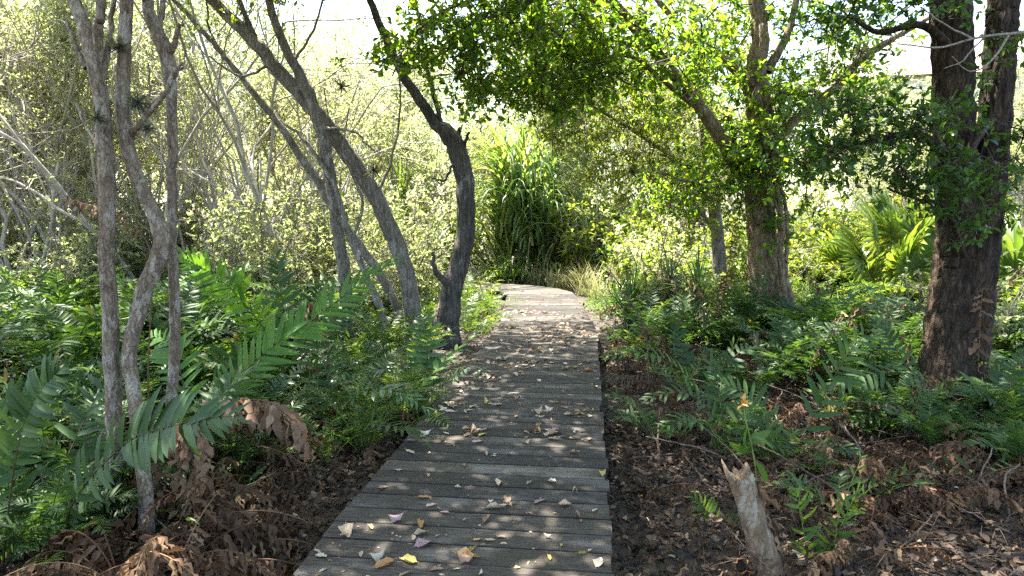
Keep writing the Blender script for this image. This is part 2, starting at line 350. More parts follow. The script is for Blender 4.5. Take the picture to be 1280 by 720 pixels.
# ------------------------------------------------------------------ boardwalk
def heading(y):
    a = R(6.66)
    if y < 9.2: return a
    if y < 10.6: return a + (R(1.3) - a) * (y - 9.2) / 1.4
    return R(1.3)
PL = .19
spine = []
x, y = -.27 + math.tan(R(6.66)) * (.6 - 3.08), .6
s = 0; turned = 0
while s < 21.5:
    h = heading(y)
    if y > 14.6 or turned: turned += PL / 2.0; h = R(1.3) - min(turned, R(72))
    spine.append((x, y, h)); x += math.sin(h) * PL; y += math.cos(h) * PL; s += PL
spine = np.array(spine)
HW = .752
def deck_edges(k):
    x, y, h = spine[k]; n = np.array([math.cos(h), -math.sin(h)])
    return np.array([x, y]) - n * HW, np.array([x, y]) + n * HW
board = thing('boardwalk', 'weathered dark grey plank boardwalk running through the ferns', 'boardwalk', (0, 0, 0)); board['kind'] = 'structure'
def build_deck():
    mb = MB(); uvs = []
    for k in range(len(spine) - 1):
        l0, r0 = deck_edges(k); l1, r1 = deck_edges(k + 1)
        ax = unit(r0 - l0); g = .0075 / PL
        la, ra, lb, rb = l0 + (l1 - l0) * g, r0 + (r1 - r0) * g, l1 - (l1 - l0) * g, r1 - (r1 - r0) * g
        e0, e1 = rng.normal(0, .008, 2)
        la = la + ax * e0; lb = lb + ax * e0; ra = ra + ax * e1; rb = rb + ax * e1
        zt = rng.normal(0, .0009); tilt = rng.normal(0, .0012)
        c = .006
        nseg = 7; rows = []
        warp = rng.normal(0, .0008, nseg + 1)
        for j in range(nseg + 1):
            f = j / nseg; a = la + (ra - la) * f; b = lb + (rb - lb) * f; dn = unit(b - a) * c
            z = zt + warp[j]
            rows.append([[*a, z - .04], [*a, z - c * .7], [*(a + dn), z], [*(b - dn), z + tilt], [*b, z - c * .7 + tilt], [*b, z - .04]])
        v = np.array(rows).reshape(-1, 3); q = []
        for j in range(nseg):
            for i in range(6):
                i2 = (i + 1) % 6; q.append([j * 6 + i, j * 6 + 6 + i, j * 6 + 6 + i2, j * 6 + i2])
        q += [[0, 1, 4, 5], [1, 2, 3, 4]]
        b = nseg * 6; q += [[b + 5, b + 4, b + 1, b], [b + 4, b + 3, b + 2, b + 1]]
        mb.add(v, None, q)
        ou, ov = rng.uniform(0, 40), k * .37
        for j in range(nseg + 1):
            for i in range(6): uvs.append((ou + j / nseg * 1.5, ov + (0, .01, .02, .17, .18, .19)[i]))
    o = mb.obj('decking', M['deck'], board, smooth=False)
    me = o.data; uv = me.uv_layers.new(name='grain'); vi = np.zeros(len(me.loops), np.int32); me.loops.foreach_get('vertex_index', vi)
    uv.data.foreach_set('uv', np.array(uvs)[vi].astype(np.float32).ravel())
    sm = MB()
    for k in range(len(spine) - 1):
        x, y, h = spine[k]
        for f in (-.63, -.61, 0, .015, .62, .64):
            for g in (.045, .145):
                cx, cy_ = x + math.cos(h) * f + math.sin(h) * (g + rng.normal(0, .006)), y - math.sin(h) * f + math.cos(h) * (g + rng.normal(0, .006))
                if abs(f) < .5 and rng.random() < .5: continue
                an = np.arange(6) * 1.047; r_ = .0042
                sm.add(np.c_[cx + r_ * np.cos(an), cy_ + r_ * np.sin(an), np.full(6, .0035)], None, [[0, 1, 2, 3], [3, 4, 5, 0]])
    sm.obj('screw', M['screw'], board)
    for f in (-.62, 0, .62):
        mb = MB(); pts = []
        for k in range(0, len(spine)):
            x, y, h = spine[k]; pts.append([x + math.cos(h) * f, y - math.sin(h) * f, -.11])
        p = np.array(pts); dx = unit(np.gradient(p, axis=0)); nn = np.stack([dx[:, 1], -dx[:, 0], 0 * dx[:, 0]], 1)
        v = np.stack([p - nn * .022 + [0, 0, -.068], p + nn * .022 + [0, 0, -.068], p + nn * .022 + [0, 0, .068], p - nn * .022 + [0, 0, .068]], 1)
        n = len(p); q = [[4 * a + i, 4 * a + (i + 1) % 4, 4 * a + 4 + (i + 1) % 4, 4 * a + 4 + i] for a in range(n - 1) for i in range(4)]
        mb.add(v.reshape(-1, 3), None, q); mb.obj('joist', M['beam'], board)
    pm = MB(); box(pm, (0, 0, -.3), .1, .1, .26); pme = pm.mesh('post', M['beam'], False)
    for k in range(6, len(spine), 11):
        x, y, h = spine[k]
        for f in (-.56, .56): child('post', pme, board, (x + math.cos(h) * f, y - math.sin(h) * f, 0), (0, 0, -h))
build_deck()
def on_deck(x, y, mg=0.0):
    d = (spine[:, 0] - x) ** 2 + (spine[:, 1] - y) ** 2; k = int(np.argmin(d)); sx, sy, h = spine[k]
    if y < .5: sx, h = spine[0][0] + (y - .6) * math.tan(R(6.66)), R(6.66); return abs(x - sx) < HW + mg
    return abs((x - sx) * math.cos(h) - (y - sy) * math.sin(h)) < HW + mg and (k < len(spine) - 1 or d[k] < .1)

# ------------------------------------------------------------------ fallen leaves on the boards
def curled_leaf(seed, wide=.24):
    r = np.random.default_rng(seed); mb = MB()
    nx, ny = 8, 4; xs = np.linspace(0, 1, nx + 1); ys = np.linspace(-1, 1, ny + 1)
    wv = wide * np.sin(np.pi * np.clip(xs, .02, .99) ** .9) ** .75; wv[0] = .01; wv[-1] = .004
    curl, cup, tw = r.uniform(-.7, 1.6), r.uniform(.3, 2.6) * r.choice([-1, 1, 1]), r.uniform(-1.2, 1.2); bendy = r.uniform(-.35, .35); wv = wv * (1 + .16 * np.sin(xs * 11 + seed) * np.sin(np.pi * xs)); nib = r.uniform(0, .5, nx + 1) * (r.random(nx + 1) < .25)
    v = []
    for i, x in enumerate(xs):
        for y in ys:
            yy = y * wv[i] * (1 - nib[i] * (y > .6)); z = cup * yy * yy * 2.2 + curl * (x - .5) ** 2 * .5 + tw * (x - .5) * yy + .022 * math.sin(9 * x + 4 * y + seed)
            v.append([x - .5, yy * math.cos(cup * y * .5) + bendy * (x - .5) ** 2, z])
    v = np.array(v); v[:, 2] -= v[:, 2].min() - .003
    q = [[i * (ny + 1) + j, (i + 1) * (ny + 1) + j, (i + 1) * (ny + 1) + j + 1, i * (ny + 1) + j + 1] for i in range(nx) for j in range(ny)]
    mb.add(v, None, q)
    tube(mb, [[-.5, 0, v[0:ny + 1, 2].mean()], [-.6, .02, v[0, 2] + .01], [-.7, .05, v[0, 2] + .005]], [.012, .01, .008], 4)
    return mb
KIND = [('tan', .4, 'dry tan leaf curled up on the grey boards'), ('cream', .15, 'pale cream dry leaf lying on the grey boards'), ('brown', .22, 'dark brown shrivelled leaf lying on the grey boards'),
        ('orange', .12, 'orange brown fallen leaf lying flat on the grey boards'), ('mauve', .07, 'dull mauve fallen leaf on the grey boards'), ('yellow', .05, 'yellow fallen leaf lying on the grey boards')]
LEAFME = {k: [curled_leaf(31 * i + 7, (.17, .22, .27, .33)[i % 4]).mesh('fallen_leaf', M['leaf_' + k]) for i in range(8)] for k, _, _ in KIND}
def deck_leaf(x, y, size, kind, rz=None, label=None):
    lab = [l for k, _, l in KIND if k == kind][0]
    o = bpy.data.objects.new('fallen_leaf', random.choice(LEAFME[kind])); COL.objects.link(o)
    o.location = (x, y, .004); o.rotation_euler = (rng.normal(0, .12), rng.normal(0, .12), rng.uniform(0, 6.28) if rz is None else rz); o.scale = (size,) * 3
    if label: tag(o, label, 'leaf')
    else: tag(o, lab, 'leaf', kind + ' leaves fallen on the boardwalk')
def G(px, py, z=0.0):
    u, v = (px - 640) / F, (360 - py) / F
    d = np.array([u, math.cos(PITCH) + v * math.sin(PITCH), -math.sin(PITCH) + v * math.cos(PITCH)])
    return CAM + d * ((z - CAM[2]) / d[2])
for px, py, sz, kd, rz, lab in [(530, 682, .1, 'mauve', .5, 'mauve folded leaf, largest of that colour, near the front boards'), (585, 697, .12, 'orange', .1, 'large russet pointed leaf lying beside a small pale one'), (527, 668, .085, 'tan', .3, 'broad smooth tan leaf next to the mauve folded leaf'),
        (753, 595, .07, 'yellow', .7, 'clean yellow leaf near the board ends on the stump side'), (562, 692, .0, 'mauve', 0, ''), (510, 703, .11, 'yellow', 2.6, 'yellow brown leaf with a raised curled tip on front boards'), (748, 705, .08, 'cream', 1.2, 'cream leaf close to the board ends on the front boards'),
        (620, 636, .13, 'cream', .05, 'long flat cream leaf across two boards'), (530, 623, .09, 'orange', .2, 'amber leaf lying flat amid paler scraps')]:
    if sz: p = G(px, py); deck_leaf(p[0], p[1], sz, kd, rz, lab)
def scatter_deck(n):
    pts = []
    cl = [(rng.uniform(-.6, .6), rng.uniform(3.2, 12)) for _ in range(26)]
    while len(pts) < n:
        if rng.random() < .62:
            c = cl[rng.integers(len(cl))]; yy = c[1] + rng.normal(0, .12); f = c[0] + rng.normal(0, .16)
        else: yy = 2.7 + 13 * rng.random() ** 1.5; f = rng.uniform(-.72, .72)
        if abs(f) > .73 or yy < 2.7: continue
        k = int(np.argmin((spine[:, 1] - yy) ** 2 + (np.arange(len(spine)) > 80) * 100)); x, y, h = spine[k]
        pts.append((x + math.cos(h) * f, yy - math.sin(h) * f))
    return pts
pts = sorted(scatter_deck(620), key=lambda p: p[1])
ks = [k for k, _, _ in KIND]; wts = [w_ for _, w_, _ in KIND]
for x, y in pts[:290]: deck_leaf(x, y, rng.uniform(.035, .09) if rng.random() < .82 else rng.uniform(.08, .125), random.choices(ks, wts)[0])
def deck_rest():
    mb = MB(); p = np.array(pts[290:]); n = len(p)
    leaves(mb, np.c_[p, np.full(n, .012)], np.c_[rng.normal(size=(n, 2)), rng.normal(0, .12, n)], np.c_[rng.normal(0, .3, (n, 2)), np.ones(n)], rng.uniform(.05, .11, n), T_OVAL)
    n = 500; p = np.array(scatter_deck(n))
    leaves(mb, np.c_[p, np.full(n, .006)], np.c_[rng.normal(size=(n, 2)), rng.normal(0, .12, n)], np.c_[rng.normal(0, .3, (n, 2)), np.ones(n)], rng.uniform(.008, .03, n), T_OVAL)
    tag(mb.obj('leaf_scraps', M['leaf_scrap']), 'small leaf scraps and far leaves scattered over the boards', 'leaves', None, 'stuff')
deck_rest()

# ------------------------------------------------------------------ trees: trunk helpers
def trunk_from(mb, spec, base, n=40, sides=14, rough=.05, lump=.04, mat=0, jit=0.0, ws=1.0, ridge=0.0, nr=13):
    """spec: list of (px, py, Y, diameter in px at that depth)."""
    p = np.array([np.append(P(a, b, Y), d / 2 * Y / F) for a, b, Y, d in spec]); s_ = spline(p, n)
    q = s_[:, :3] - base
    if jit:
        j = rng.normal(0, jit, q.shape); j[0] = j[-1] = 0; q = q + (j + np.roll(j, 1, 0) + np.roll(j, -1, 0)) / 3
    tube(mb, q, np.maximum(s_[:, 3] * ws, .002), sides, mat, rough, 3, lump, True, ridge, nr)
    return q
def to_ground(px, Y):
    p = P(px, 300, Y); return np.array([p[0], Y, gnd(p[0], Y) - .03])

def clump_leaves(mb, centers, ntw, nleaf, spread, size, T, mat=0, flat=.6, up=.15):
    """Twigs round each center, each tipped by a loose whorl of leaves."""
    c = np.repeat(np.asarray(centers, float), ntw, 0)
    tip = c + rng.normal(size=c.shape) * spread * np.array([1, 1, flat])
    d0 = unit(tip - c + rng.normal(size=c.shape) * .02)
    pos = np.repeat(tip, nleaf, 0); dd = np.repeat(d0, nleaf, 0)
    f = rng.random(len(pos))[:, None]
    pos = pos - dd * f * spread * .5
    d = unit(dd * .5 + rng.normal(size=pos.shape) * .75 + np.array([0, 0, up - .2]))
    nrm = unit(rng.normal(size=pos.shape) * .55 + np.array([0, 0, 1.]))
    leaves(mb, pos, d, nrm, size * rng.uniform(.55, 1.15, len(pos)), T, mat, rng.uniform(.8, 1.15, len(pos)))
    return c, tip
def sticks(mb, a, b, r, mat=1):
    """Many thin three-sided twigs from a to b."""
    a = np.asarray(a, float); b = np.asarray(b, float); n = len(a)
    if n == 0: return
    t_ = unit(b - a); ref = np.where(np.abs(t_[:, :1]) < .8, np.array([[1., 0, 0]]), np.array([[0, 1., 0]]))
    N = unit(np.cross(t_, ref)); B = np.cross(t_, N); r = np.broadcast_to(np.asarray(r, float), (n,))[:, None]
    mid = (a + b) / 2 + rng.normal(size=a.shape) * .06 * np.linalg.norm(b - a, axis=1, keepdims=True)
    rings = []
    for p_, s_ in ((a, 1.), (mid, .8), (b, .45)):
        for k in range(3):
            an = k * 2.0944; rings.append(p_ + r * s_ * (math.cos(an) * N + math.sin(an) * B))
    v = np.stack(rings, 1).reshape(-1, 3)
    q = np.array([[k + i, k + (i + 1) % 3, k + 3 + (i + 1) % 3, k + 3 + i] for k in (0, 3) for i in range(3)])
    mb.add(v, None, (q[None] + (np.arange(n) * 9)[:, None, None]).reshape(-1, 4), mat)
def blob(c, rad, n):
    d = rdir(n) * rng.random((n, 1)) ** .45
    return np.asarray(c) + d * np.asarray(rad)
def link_clumps(mb, centers, limbs, r=.012, mat=1):
    """Join clump centers to the nearest limb point or an already joined clump."""
    nodes = [np.asarray(l) for l in limbs]; nodes = np.concatenate(nodes); out_a, out_b = [], []
    order = np.argsort([np.min(np.linalg.norm(nodes - c, axis=1)) for c in centers])
    for k in order:
        c = centers[k]; i = int(np.argmin(np.linalg.norm(nodes - c, axis=1))); out_a.append(nodes[i]); out_b.append(c)
        nodes = np.vstack([nodes, c])
    sticks(mb, out_a, out_b, r, mat)

# ---- three slender trunks by the front ferns
def tree(name, label, base, trunk, branches, mat, clumps=None, leafargs=None, group=None, jit=.006, sides=14, rough=.05, extra=None, leafmat='canopy', twigmat='twig', lump=.04, ws=.84, ridge=.07, nr=11, over=()):
    root = thing(name, label, 'tree', base, group)
    mb = MB(); limbs = [trunk_from(mb, trunk, base, 90, sides * 2 + 8, rough, lump, jit=jit, ws=ws, ridge=ridge, nr=nr)]
    mb.obj('trunk', M[mat], root)
    for b in branches:
        mb = MB(); limbs.append(trunk_from(mb, b, base, 30, 12, rough, .05, jit=jit, ws=ws, ridge=ridge * .7, nr=7)); mb.obj('branch', M[mat], root)
    if clumps is not None and len(clumps):
        c = np.asarray(clumps) - base; mb = MB()
        a, tip = clump_leaves(mb, c, *leafargs)
        sticks(mb, a, tip, .004)
        if len(over):
            co_ = np.asarray(over) - base; c = np.vstack([c, co_]); clump_leaves(mb, co_, 8, 8, .22, .14, T_RHOMB)  # extra overhead clumps, out of view, added to shade walk and ferns
        link_clumps(mb, c, [l[len(l) // 2:] for l in limbs] if len(limbs) > 1 else limbs)
        mb.obj('crown', [M[leafmat], M[twigmat]], root)
    return root, limbs

b1 = to_ground(142, 3.9)
ov1 = blob((-4.0, 5.4, 5.5), (2.6, 2.4, 1.0), 40)
tree('slender_tree', 'straight knobbly trunk farthest from the boardwalk of the three slender trunks', b1,
     [(140, 745, 3.9, 25), (142, 650, 3.9, 23), (143, 520, 3.9, 22), (138, 420, 3.9, 22), (134, 320, 3.9, 21), (135, 250, 3.9, 22), (131, 180, 3.9, 22), (126, 120, 3.9, 20), (112, 60, 3.9, 22), (100, 20, 3.95, 18), (86, -20, 4, 16), (70, -160, 4.2, 13), (50, -330, 4.5, 9)],
     [[(120, 90, 3.9, 14), (123, 40, 3.85, 13), (126, 0, 3.8, 12), (135, -110, 3.8, 8)], [(108, 85, 3.9, 8), (95, 60, 3.95, 7), (84, 28, 4, 5)], [(128, 100, 3.9, 9), (136, 60, 3.95, 8), (140, 20, 4, 7), (150, -80, 4.1, 5)],
      [(133, 200, 3.9, 5), (112, 165, 4.05, 4), (95, 130, 4.2, 2.5)]], 'bark_pale', ov1, (7, 6, .16, .085, T_OBOV), over=blob((-4.6, 6.0, 5.6), (2.8, 2.4, 1.0), 120))
b2 = to_ground(183, 3.45)
ov2 = blob((-1.8, 7.2, 6.2), (2.4, 2.4, 1.0), 40)
tree('slender_tree', 'pale flaky trunk with a sharp kink, middle one of the three slender trunks', b2,
     [(184, 770, 3.45, 25), (183, 700, 3.5, 24), (182, 620, 3.6, 21), (172, 530, 3.72, 18), (165, 480, 3.85, 20), (164, 430, 3.9, 20), (178, 370, 3.95, 22), (200, 318, 4, 25), (203, 295, 4, 24), (190, 260, 4, 20), (168, 215, 4, 19), (157, 170, 4, 19), (153, 100, 4, 18), (157, 30, 4, 17), (158, -30, 4, 16), (150, -180, 4.1, 12), (170, -330, 4.3, 8)],
     [[(160, 172, 4, 9), (180, 150, 3.95, 8), (203, 118, 3.9, 7.5), (218, 90, 3.88, 6), (229, 78, 3.86, 3)], [(188, 142, 3.94, 4), (186, 110, 3.9, 3), (188, 78, 3.9, 2)], [(212, 102, 3.9, 4), (228, 84, 3.9, 3), (232, 60, 3.9, 2)]],
     'bark_pale', ov2, (7, 6, .16, .085, T_OBOV), over=blob((-2.2, 7.4, 6.0), (2.6, 2.4, 1.0), 230))
b3 = to_ground(215, 4.15)
tree('slender_tree', 'thin forked trunk nearest the boardwalk of the three slender trunks', b3,
     [(216, 720, 4.15, 18), (215, 600, 4.15, 17), (214, 510, 4.15, 16), (219, 420, 4.15, 15), (216, 330, 4.15, 14), (215, 250, 4.15, 13), (216, 180, 4.15, 14), (213, 100, 4.15, 15), (207, 62, 4.15, 20), (195, 40, 4.15, 18), (186, 10, 4.15, 15), (178, -30, 4.15, 13), (160, -190, 4.3, 9)],
     [[(207, 66, 4.15, 14), (218, 55, 4.1, 9), (224, 35, 4.05, 5), (228, 28, 4.05, 3)], [(196, 40, 4.15, 10), (203, 15, 4.2, 8), (200, -20, 4.2, 7)]],
     'bark_pale', blob((-1.6, 4.0, 5.0), (1.8, 1.8, .8), 30), (6, 6, .16, .085, T_OBOV), over=blob((-1.9, 4.8, 5.4), (2.4, 2.4, .9), 190))

# ---- leaning grey trees
b4 = to_ground(520, 9.3)
tree('leaning_tree', 'thick grey trunk leaning steeply away from the boardwalk', b4,
     [(522, 450, 9.3, 34), (518, 400, 9.3, 30), (508, 345, 9.25, 27), (490, 290, 9.2, 27), (462, 235, 9.1, 27), (432, 190, 9, 26), (396, 142, 8.9, 24), (352, 92, 8.8, 22), (315, 50, 8.7, 20), (265, 0, 8.6, 17), (225, -40, 8.5, 14), (150, -130, 8.3, 9)],
     [[(322, 62, 8.7, 10), (312, 30, 8.7, 9), (298, -5, 8.7, 8), (290, -60, 8.7, 6)], [(470, 245, 9.1, 6), (490, 200, 9.2, 4), (500, 120, 9.3, 3), (492, 40, 9.4, 2)], [(340, 80, 8.8, 5), (300, 95, 8.6, 4), (262, 70, 8.5, 3)]],
     'bark_grey', np.vstack([blob(P(300, -60, 8.6), (1.6, 1.2, .7), 22), blob(P(330, 30, 8.8), (1.4, .6, .5), 7)]), (6, 6, .17, .08, T_OBOV), jit=.012, ws=.74, leafmat='canopy_yellow', over=blob((-4.8, 10.6, 6.8), (2.8, 2.4, .9), 90))
b4b = to_ground(432, 8.9)
tree('leaning_tree', 'upright grey stem curving up across the thick leaning trunk', b4b,
     [(434, 455, 8.9, 26), (432, 400, 8.9, 23), (430, 340, 8.85, 21), (420, 280, 8.8, 19), (412, 220, 8.75, 19), (402, 165, 8.7, 19), (385, 115, 8.7, 18), (362, 70, 8.7, 15), (345, 30, 8.7, 13), (335, -10, 8.7, 12), (325, -120, 8.8, 8)],
     [[(402, 160, 8.7, 6), (440, 165, 8.6, 4), (470, 190, 8.5, 2.5)], [(366, 80, 8.7, 5), (395, 30, 8.6, 4), (405, -30, 8.5, 3)]],
     'bark_grey', blob(P(360, -50, 8.7), (1.1, 1, .5), 10), (6, 6, .17, .08, T_OBOV), jit=.01, ws=.74, leafmat='canopy_yellow')
b4c = to_ground(500, 9.9)
tree('leaning_tree', 'slim pale stem leaning parallel behind the thick leaning trunk', b4c,
     [(505, 440, 9.9, 18), (495, 385, 9.9, 15), (470, 335, 9.9, 15), (432, 285, 9.9, 14), (402, 235, 9.9, 13), (362, 175, 9.9, 12), (325, 125, 9.9, 10), (285, 75, 9.9, 9), (240, 25, 9.9, 8), (205, -15, 9.9, 7), (150, -80, 9.9, 5)],
     [[(285, 75, 9.9, 5), (262, 40, 9.8, 4), (258, 0, 9.7, 3)], [(402, 235, 9.9, 5), (415, 180, 10, 3), (405, 110, 10.1, 2)]], 'bark_grey', blob(P(240, -30, 9.9), (1.5, 1, .7), 12), (6, 6, .17, .08, T_OBOV), jit=.012, ws=.74, leafmat='canopy_yellow')
b4d = to_ground(480, 8.6)
tree('leaning_tree', 'thin twisted stem crossing low between the leaning trunks', b4d,
     [(485, 450, 8.6, 14), (478, 395, 8.6, 12), (458, 345, 8.6, 11), (440, 300, 8.6, 10), (428, 262, 8.6, 9), (415, 225, 8.6, 7), (380, 175, 8.7, 5), (350, 150, 8.8, 3)], [[(440, 300, 8.6, 6), (452, 250, 8.6, 5), (430, 190, 8.5, 3), (436, 130, 8.5, 2)]], 'bark_grey', jit=.012, ws=.74)
b5 = to_ground(560, 9.6)
tree('bent_tree', 'dark bowed trunk with a broken knuckle beside the boardwalk', b5,
     [(556, 445, 9.6, 58), (559, 400, 9.6, 44), (566, 360, 9.6, 34), (578, 315, 9.6, 31), (583, 270, 9.6, 30), (581, 225, 9.6, 31), (572, 190, 9.6, 32), (562, 170, 9.6, 29), (546, 155, 9.6, 20), (528, 130, 9.55, 17), (508, 100, 9.5, 15), (488, 62, 9.4, 14), (470, 20, 9.3, 12), (455, -30, 9.2, 10), (430, -130, 9, 7)],
     [[(566, 176, 9.6, 14), (573, 166, 9.6, 9), (576, 160, 9.6, 5)], [(553, 165, 9.6, 9), (546, 130, 9.6, 8), (536, 95, 9.6, 7), (528, 50, 9.6, 5), (520, -10, 9.6, 3)], [(578, 190, 9.6, 7), (584, 172, 9.55, 5), (586, 165, 9.5, 3)],
      [(566, 205, 9.5, 5), (556, 225, 9.4, 4), (540, 223, 9.4, 3)], [(560, 355, 9.5, 16), (545, 340, 9.45, 10), (540, 315, 9.45, 5)]],
     'bark_sooty', np.vstack([blob(P(470, -60, 9.3), (1.4, 1.1, .6), 20)]), (6, 6, .17, .08, T_OBOV), over=blob((-1.6, 10.4, 7.0), (2.3, 2.6, .9), 160), jit=.012, ws=.73, ridge=.1)

# ---- centre tree over the walk
b6 = to_ground(958, 10.2)
limb_l = [(935, 225, 10.2, 24), (905, 180, 10, 20), (878, 140, 9.8, 18), (840, 88, 9.5, 16), (805, 45, 9.2, 15), (770, 5, 8.9, 13), (735, -40, 8.6, 10), (650, -130, 8, 6)]
L6 = [limb_l,
      [(945, 130, 10.2, 22), (920, 85, 10.3, 14), (880, 65, 10.4, 12), (845, 30, 10.5, 9), (800, -30, 10.6, 7)],
      [(968, 175, 10.2, 16), (1005, 140, 10, 12), (1045, 108, 9.8, 11), (1080, 72, 9.6, 10), (1115, 50, 9.5, 8), (1165, 20, 9.3, 5)],
      [(878, 140, 9.8, 8), (800, 78, 9.2, 6), (760, 72, 8.8, 5), (700, 88, 8.4, 4), (655, 100, 8.1, 2.5)],
      [(840, 88, 9.5, 7), (780, 30, 8.7, 5), (690, 30, 8.2, 4), (600, 55, 7.8, 3), (540, 60, 7.6, 2)],
      [(770, 5, 8.9, 7), (680, -5, 8.2, 5), (590, 0, 7.6, 4), (520, 40, 7.2, 3), (490, 95, 7, 2)],
      [(940, 220, 10.2, 8), (910, 235, 9.8, 5), (870, 230, 9.5, 4), (820, 215, 9.2, 3)],
      [(960, 90, 10.2, 14), (985, 40, 10.2, 10), (1000, -20, 10.2, 8)]]
def cl(px, py, Y, rx, ry, rz, n): return blob(P(px, py, Y), (rx, ry, rz), n)
c6 = np.vstack([cl(620, 20, 7.8, 1.3, .9, .5, 60), cl(720, 60, 8.6, 1.3, 1.0, .6, 80), cl(560, 60, 7.4, .75, .7, .38, 26), cl(500, 70, 7.2, .3, .5, .3, 6), cl(820, 60, 9.2, 1.2, 1.2, .9, 80), cl(680, 110, 8.4, .9, .8, .35, 40), cl(600, 110, 7.8, .5, .5, .25, 12),
                cl(900, 60, 10.6, 1.6, 1.3, 1.0, 90), cl(930, 200, 10, .9, .8, .7, 40), cl(860, 240, 9.6, .8, .7, .5, 30), cl(990, 210, 9.9, .8, .6, .6, 26), cl(1020, 100, 10, 1.0, .8, .6, 44), cl(1080, 30, 10.2, 1.1, .8, .7, 40), cl(980, 290, 9.8, .4, .4, .4, 8), cl(945, 165, 9.7, .45, .3, .85, 26)])
over6 = np.vstack([blob((2.4, 7.2, 6.2), (2.8, 2.6, 1.1), 130), blob((3.6, 11.5, 7), (3, 2.6, 1.6), 70)])  # unseen upper crown, put in to shade the ground below
root6, limbs6 = tree('canopy_tree', 'tan barked tree with a wide crown reaching over the boardwalk', b6,
     [(960, 450, 10.2, 64), (957, 400, 10.2, 50), (954, 350, 10.2, 43), (953, 300, 10.2, 39), (950, 250, 10.2, 38), (947, 200, 10.2, 35), (946, 150, 10.2, 29), (944, 90, 10.2, 25), (950, 40, 10.2, 22), (945, -10, 10.2, 20), (930, -120, 10, 16), (900, -260, 9.7, 9)],
     L6, 'bark_tan', c6[rng.random(len(c6)) < .8], (7, 7, .21, .105, T_OBOV), over=over6, jit=.015, rough=.08, sides=18, twigmat='twig_dark', ws=.87, ridge=.08, nr=14)
y6 = np.vstack([cl(760, 150, 12, 1.4, 1.0, .9, 90), cl(850, 160, 12.3, 1.5, 1.0, 1.2, 100), cl(690, 100, 12, 1.0, .8, .8, 50), cl(660, 20, 12.4, 1.4, .8, .9, 60), cl(880, 260, 12, 1.0, .8, .7, 34), cl(1060, 160, 12.6, 1.2, .8, 1.2, 50), cl(1000, 330, 12.5, .8, .7, .6, 14), cl(780, 220, 12, 1.2, .8, .5, 22)])
b6b = to_ground(905, 12.6)
tree('yellowish_tree', 'yellow green backlit tree just behind the wide crowned tree', b6b,
     [(905, 420, 12.6, 26), (900, 340, 12.6, 20), (892, 250, 12.5, 17), (880, 160, 12.4, 14), (870, 60, 12.3, 10), (860, -30, 12.2, 7)],
     [[(892, 250, 12.5, 9), (830, 190, 12.3, 7), (770, 150, 12, 5), (700, 110, 11.9, 3)], [(895, 290, 12.5, 8), (860, 250, 12.2, 5), (800, 225, 12, 3)]], 'bark_grey', y6, (8, 7, .2, .09, T_OBOV), leafmat='canopy_yellow')

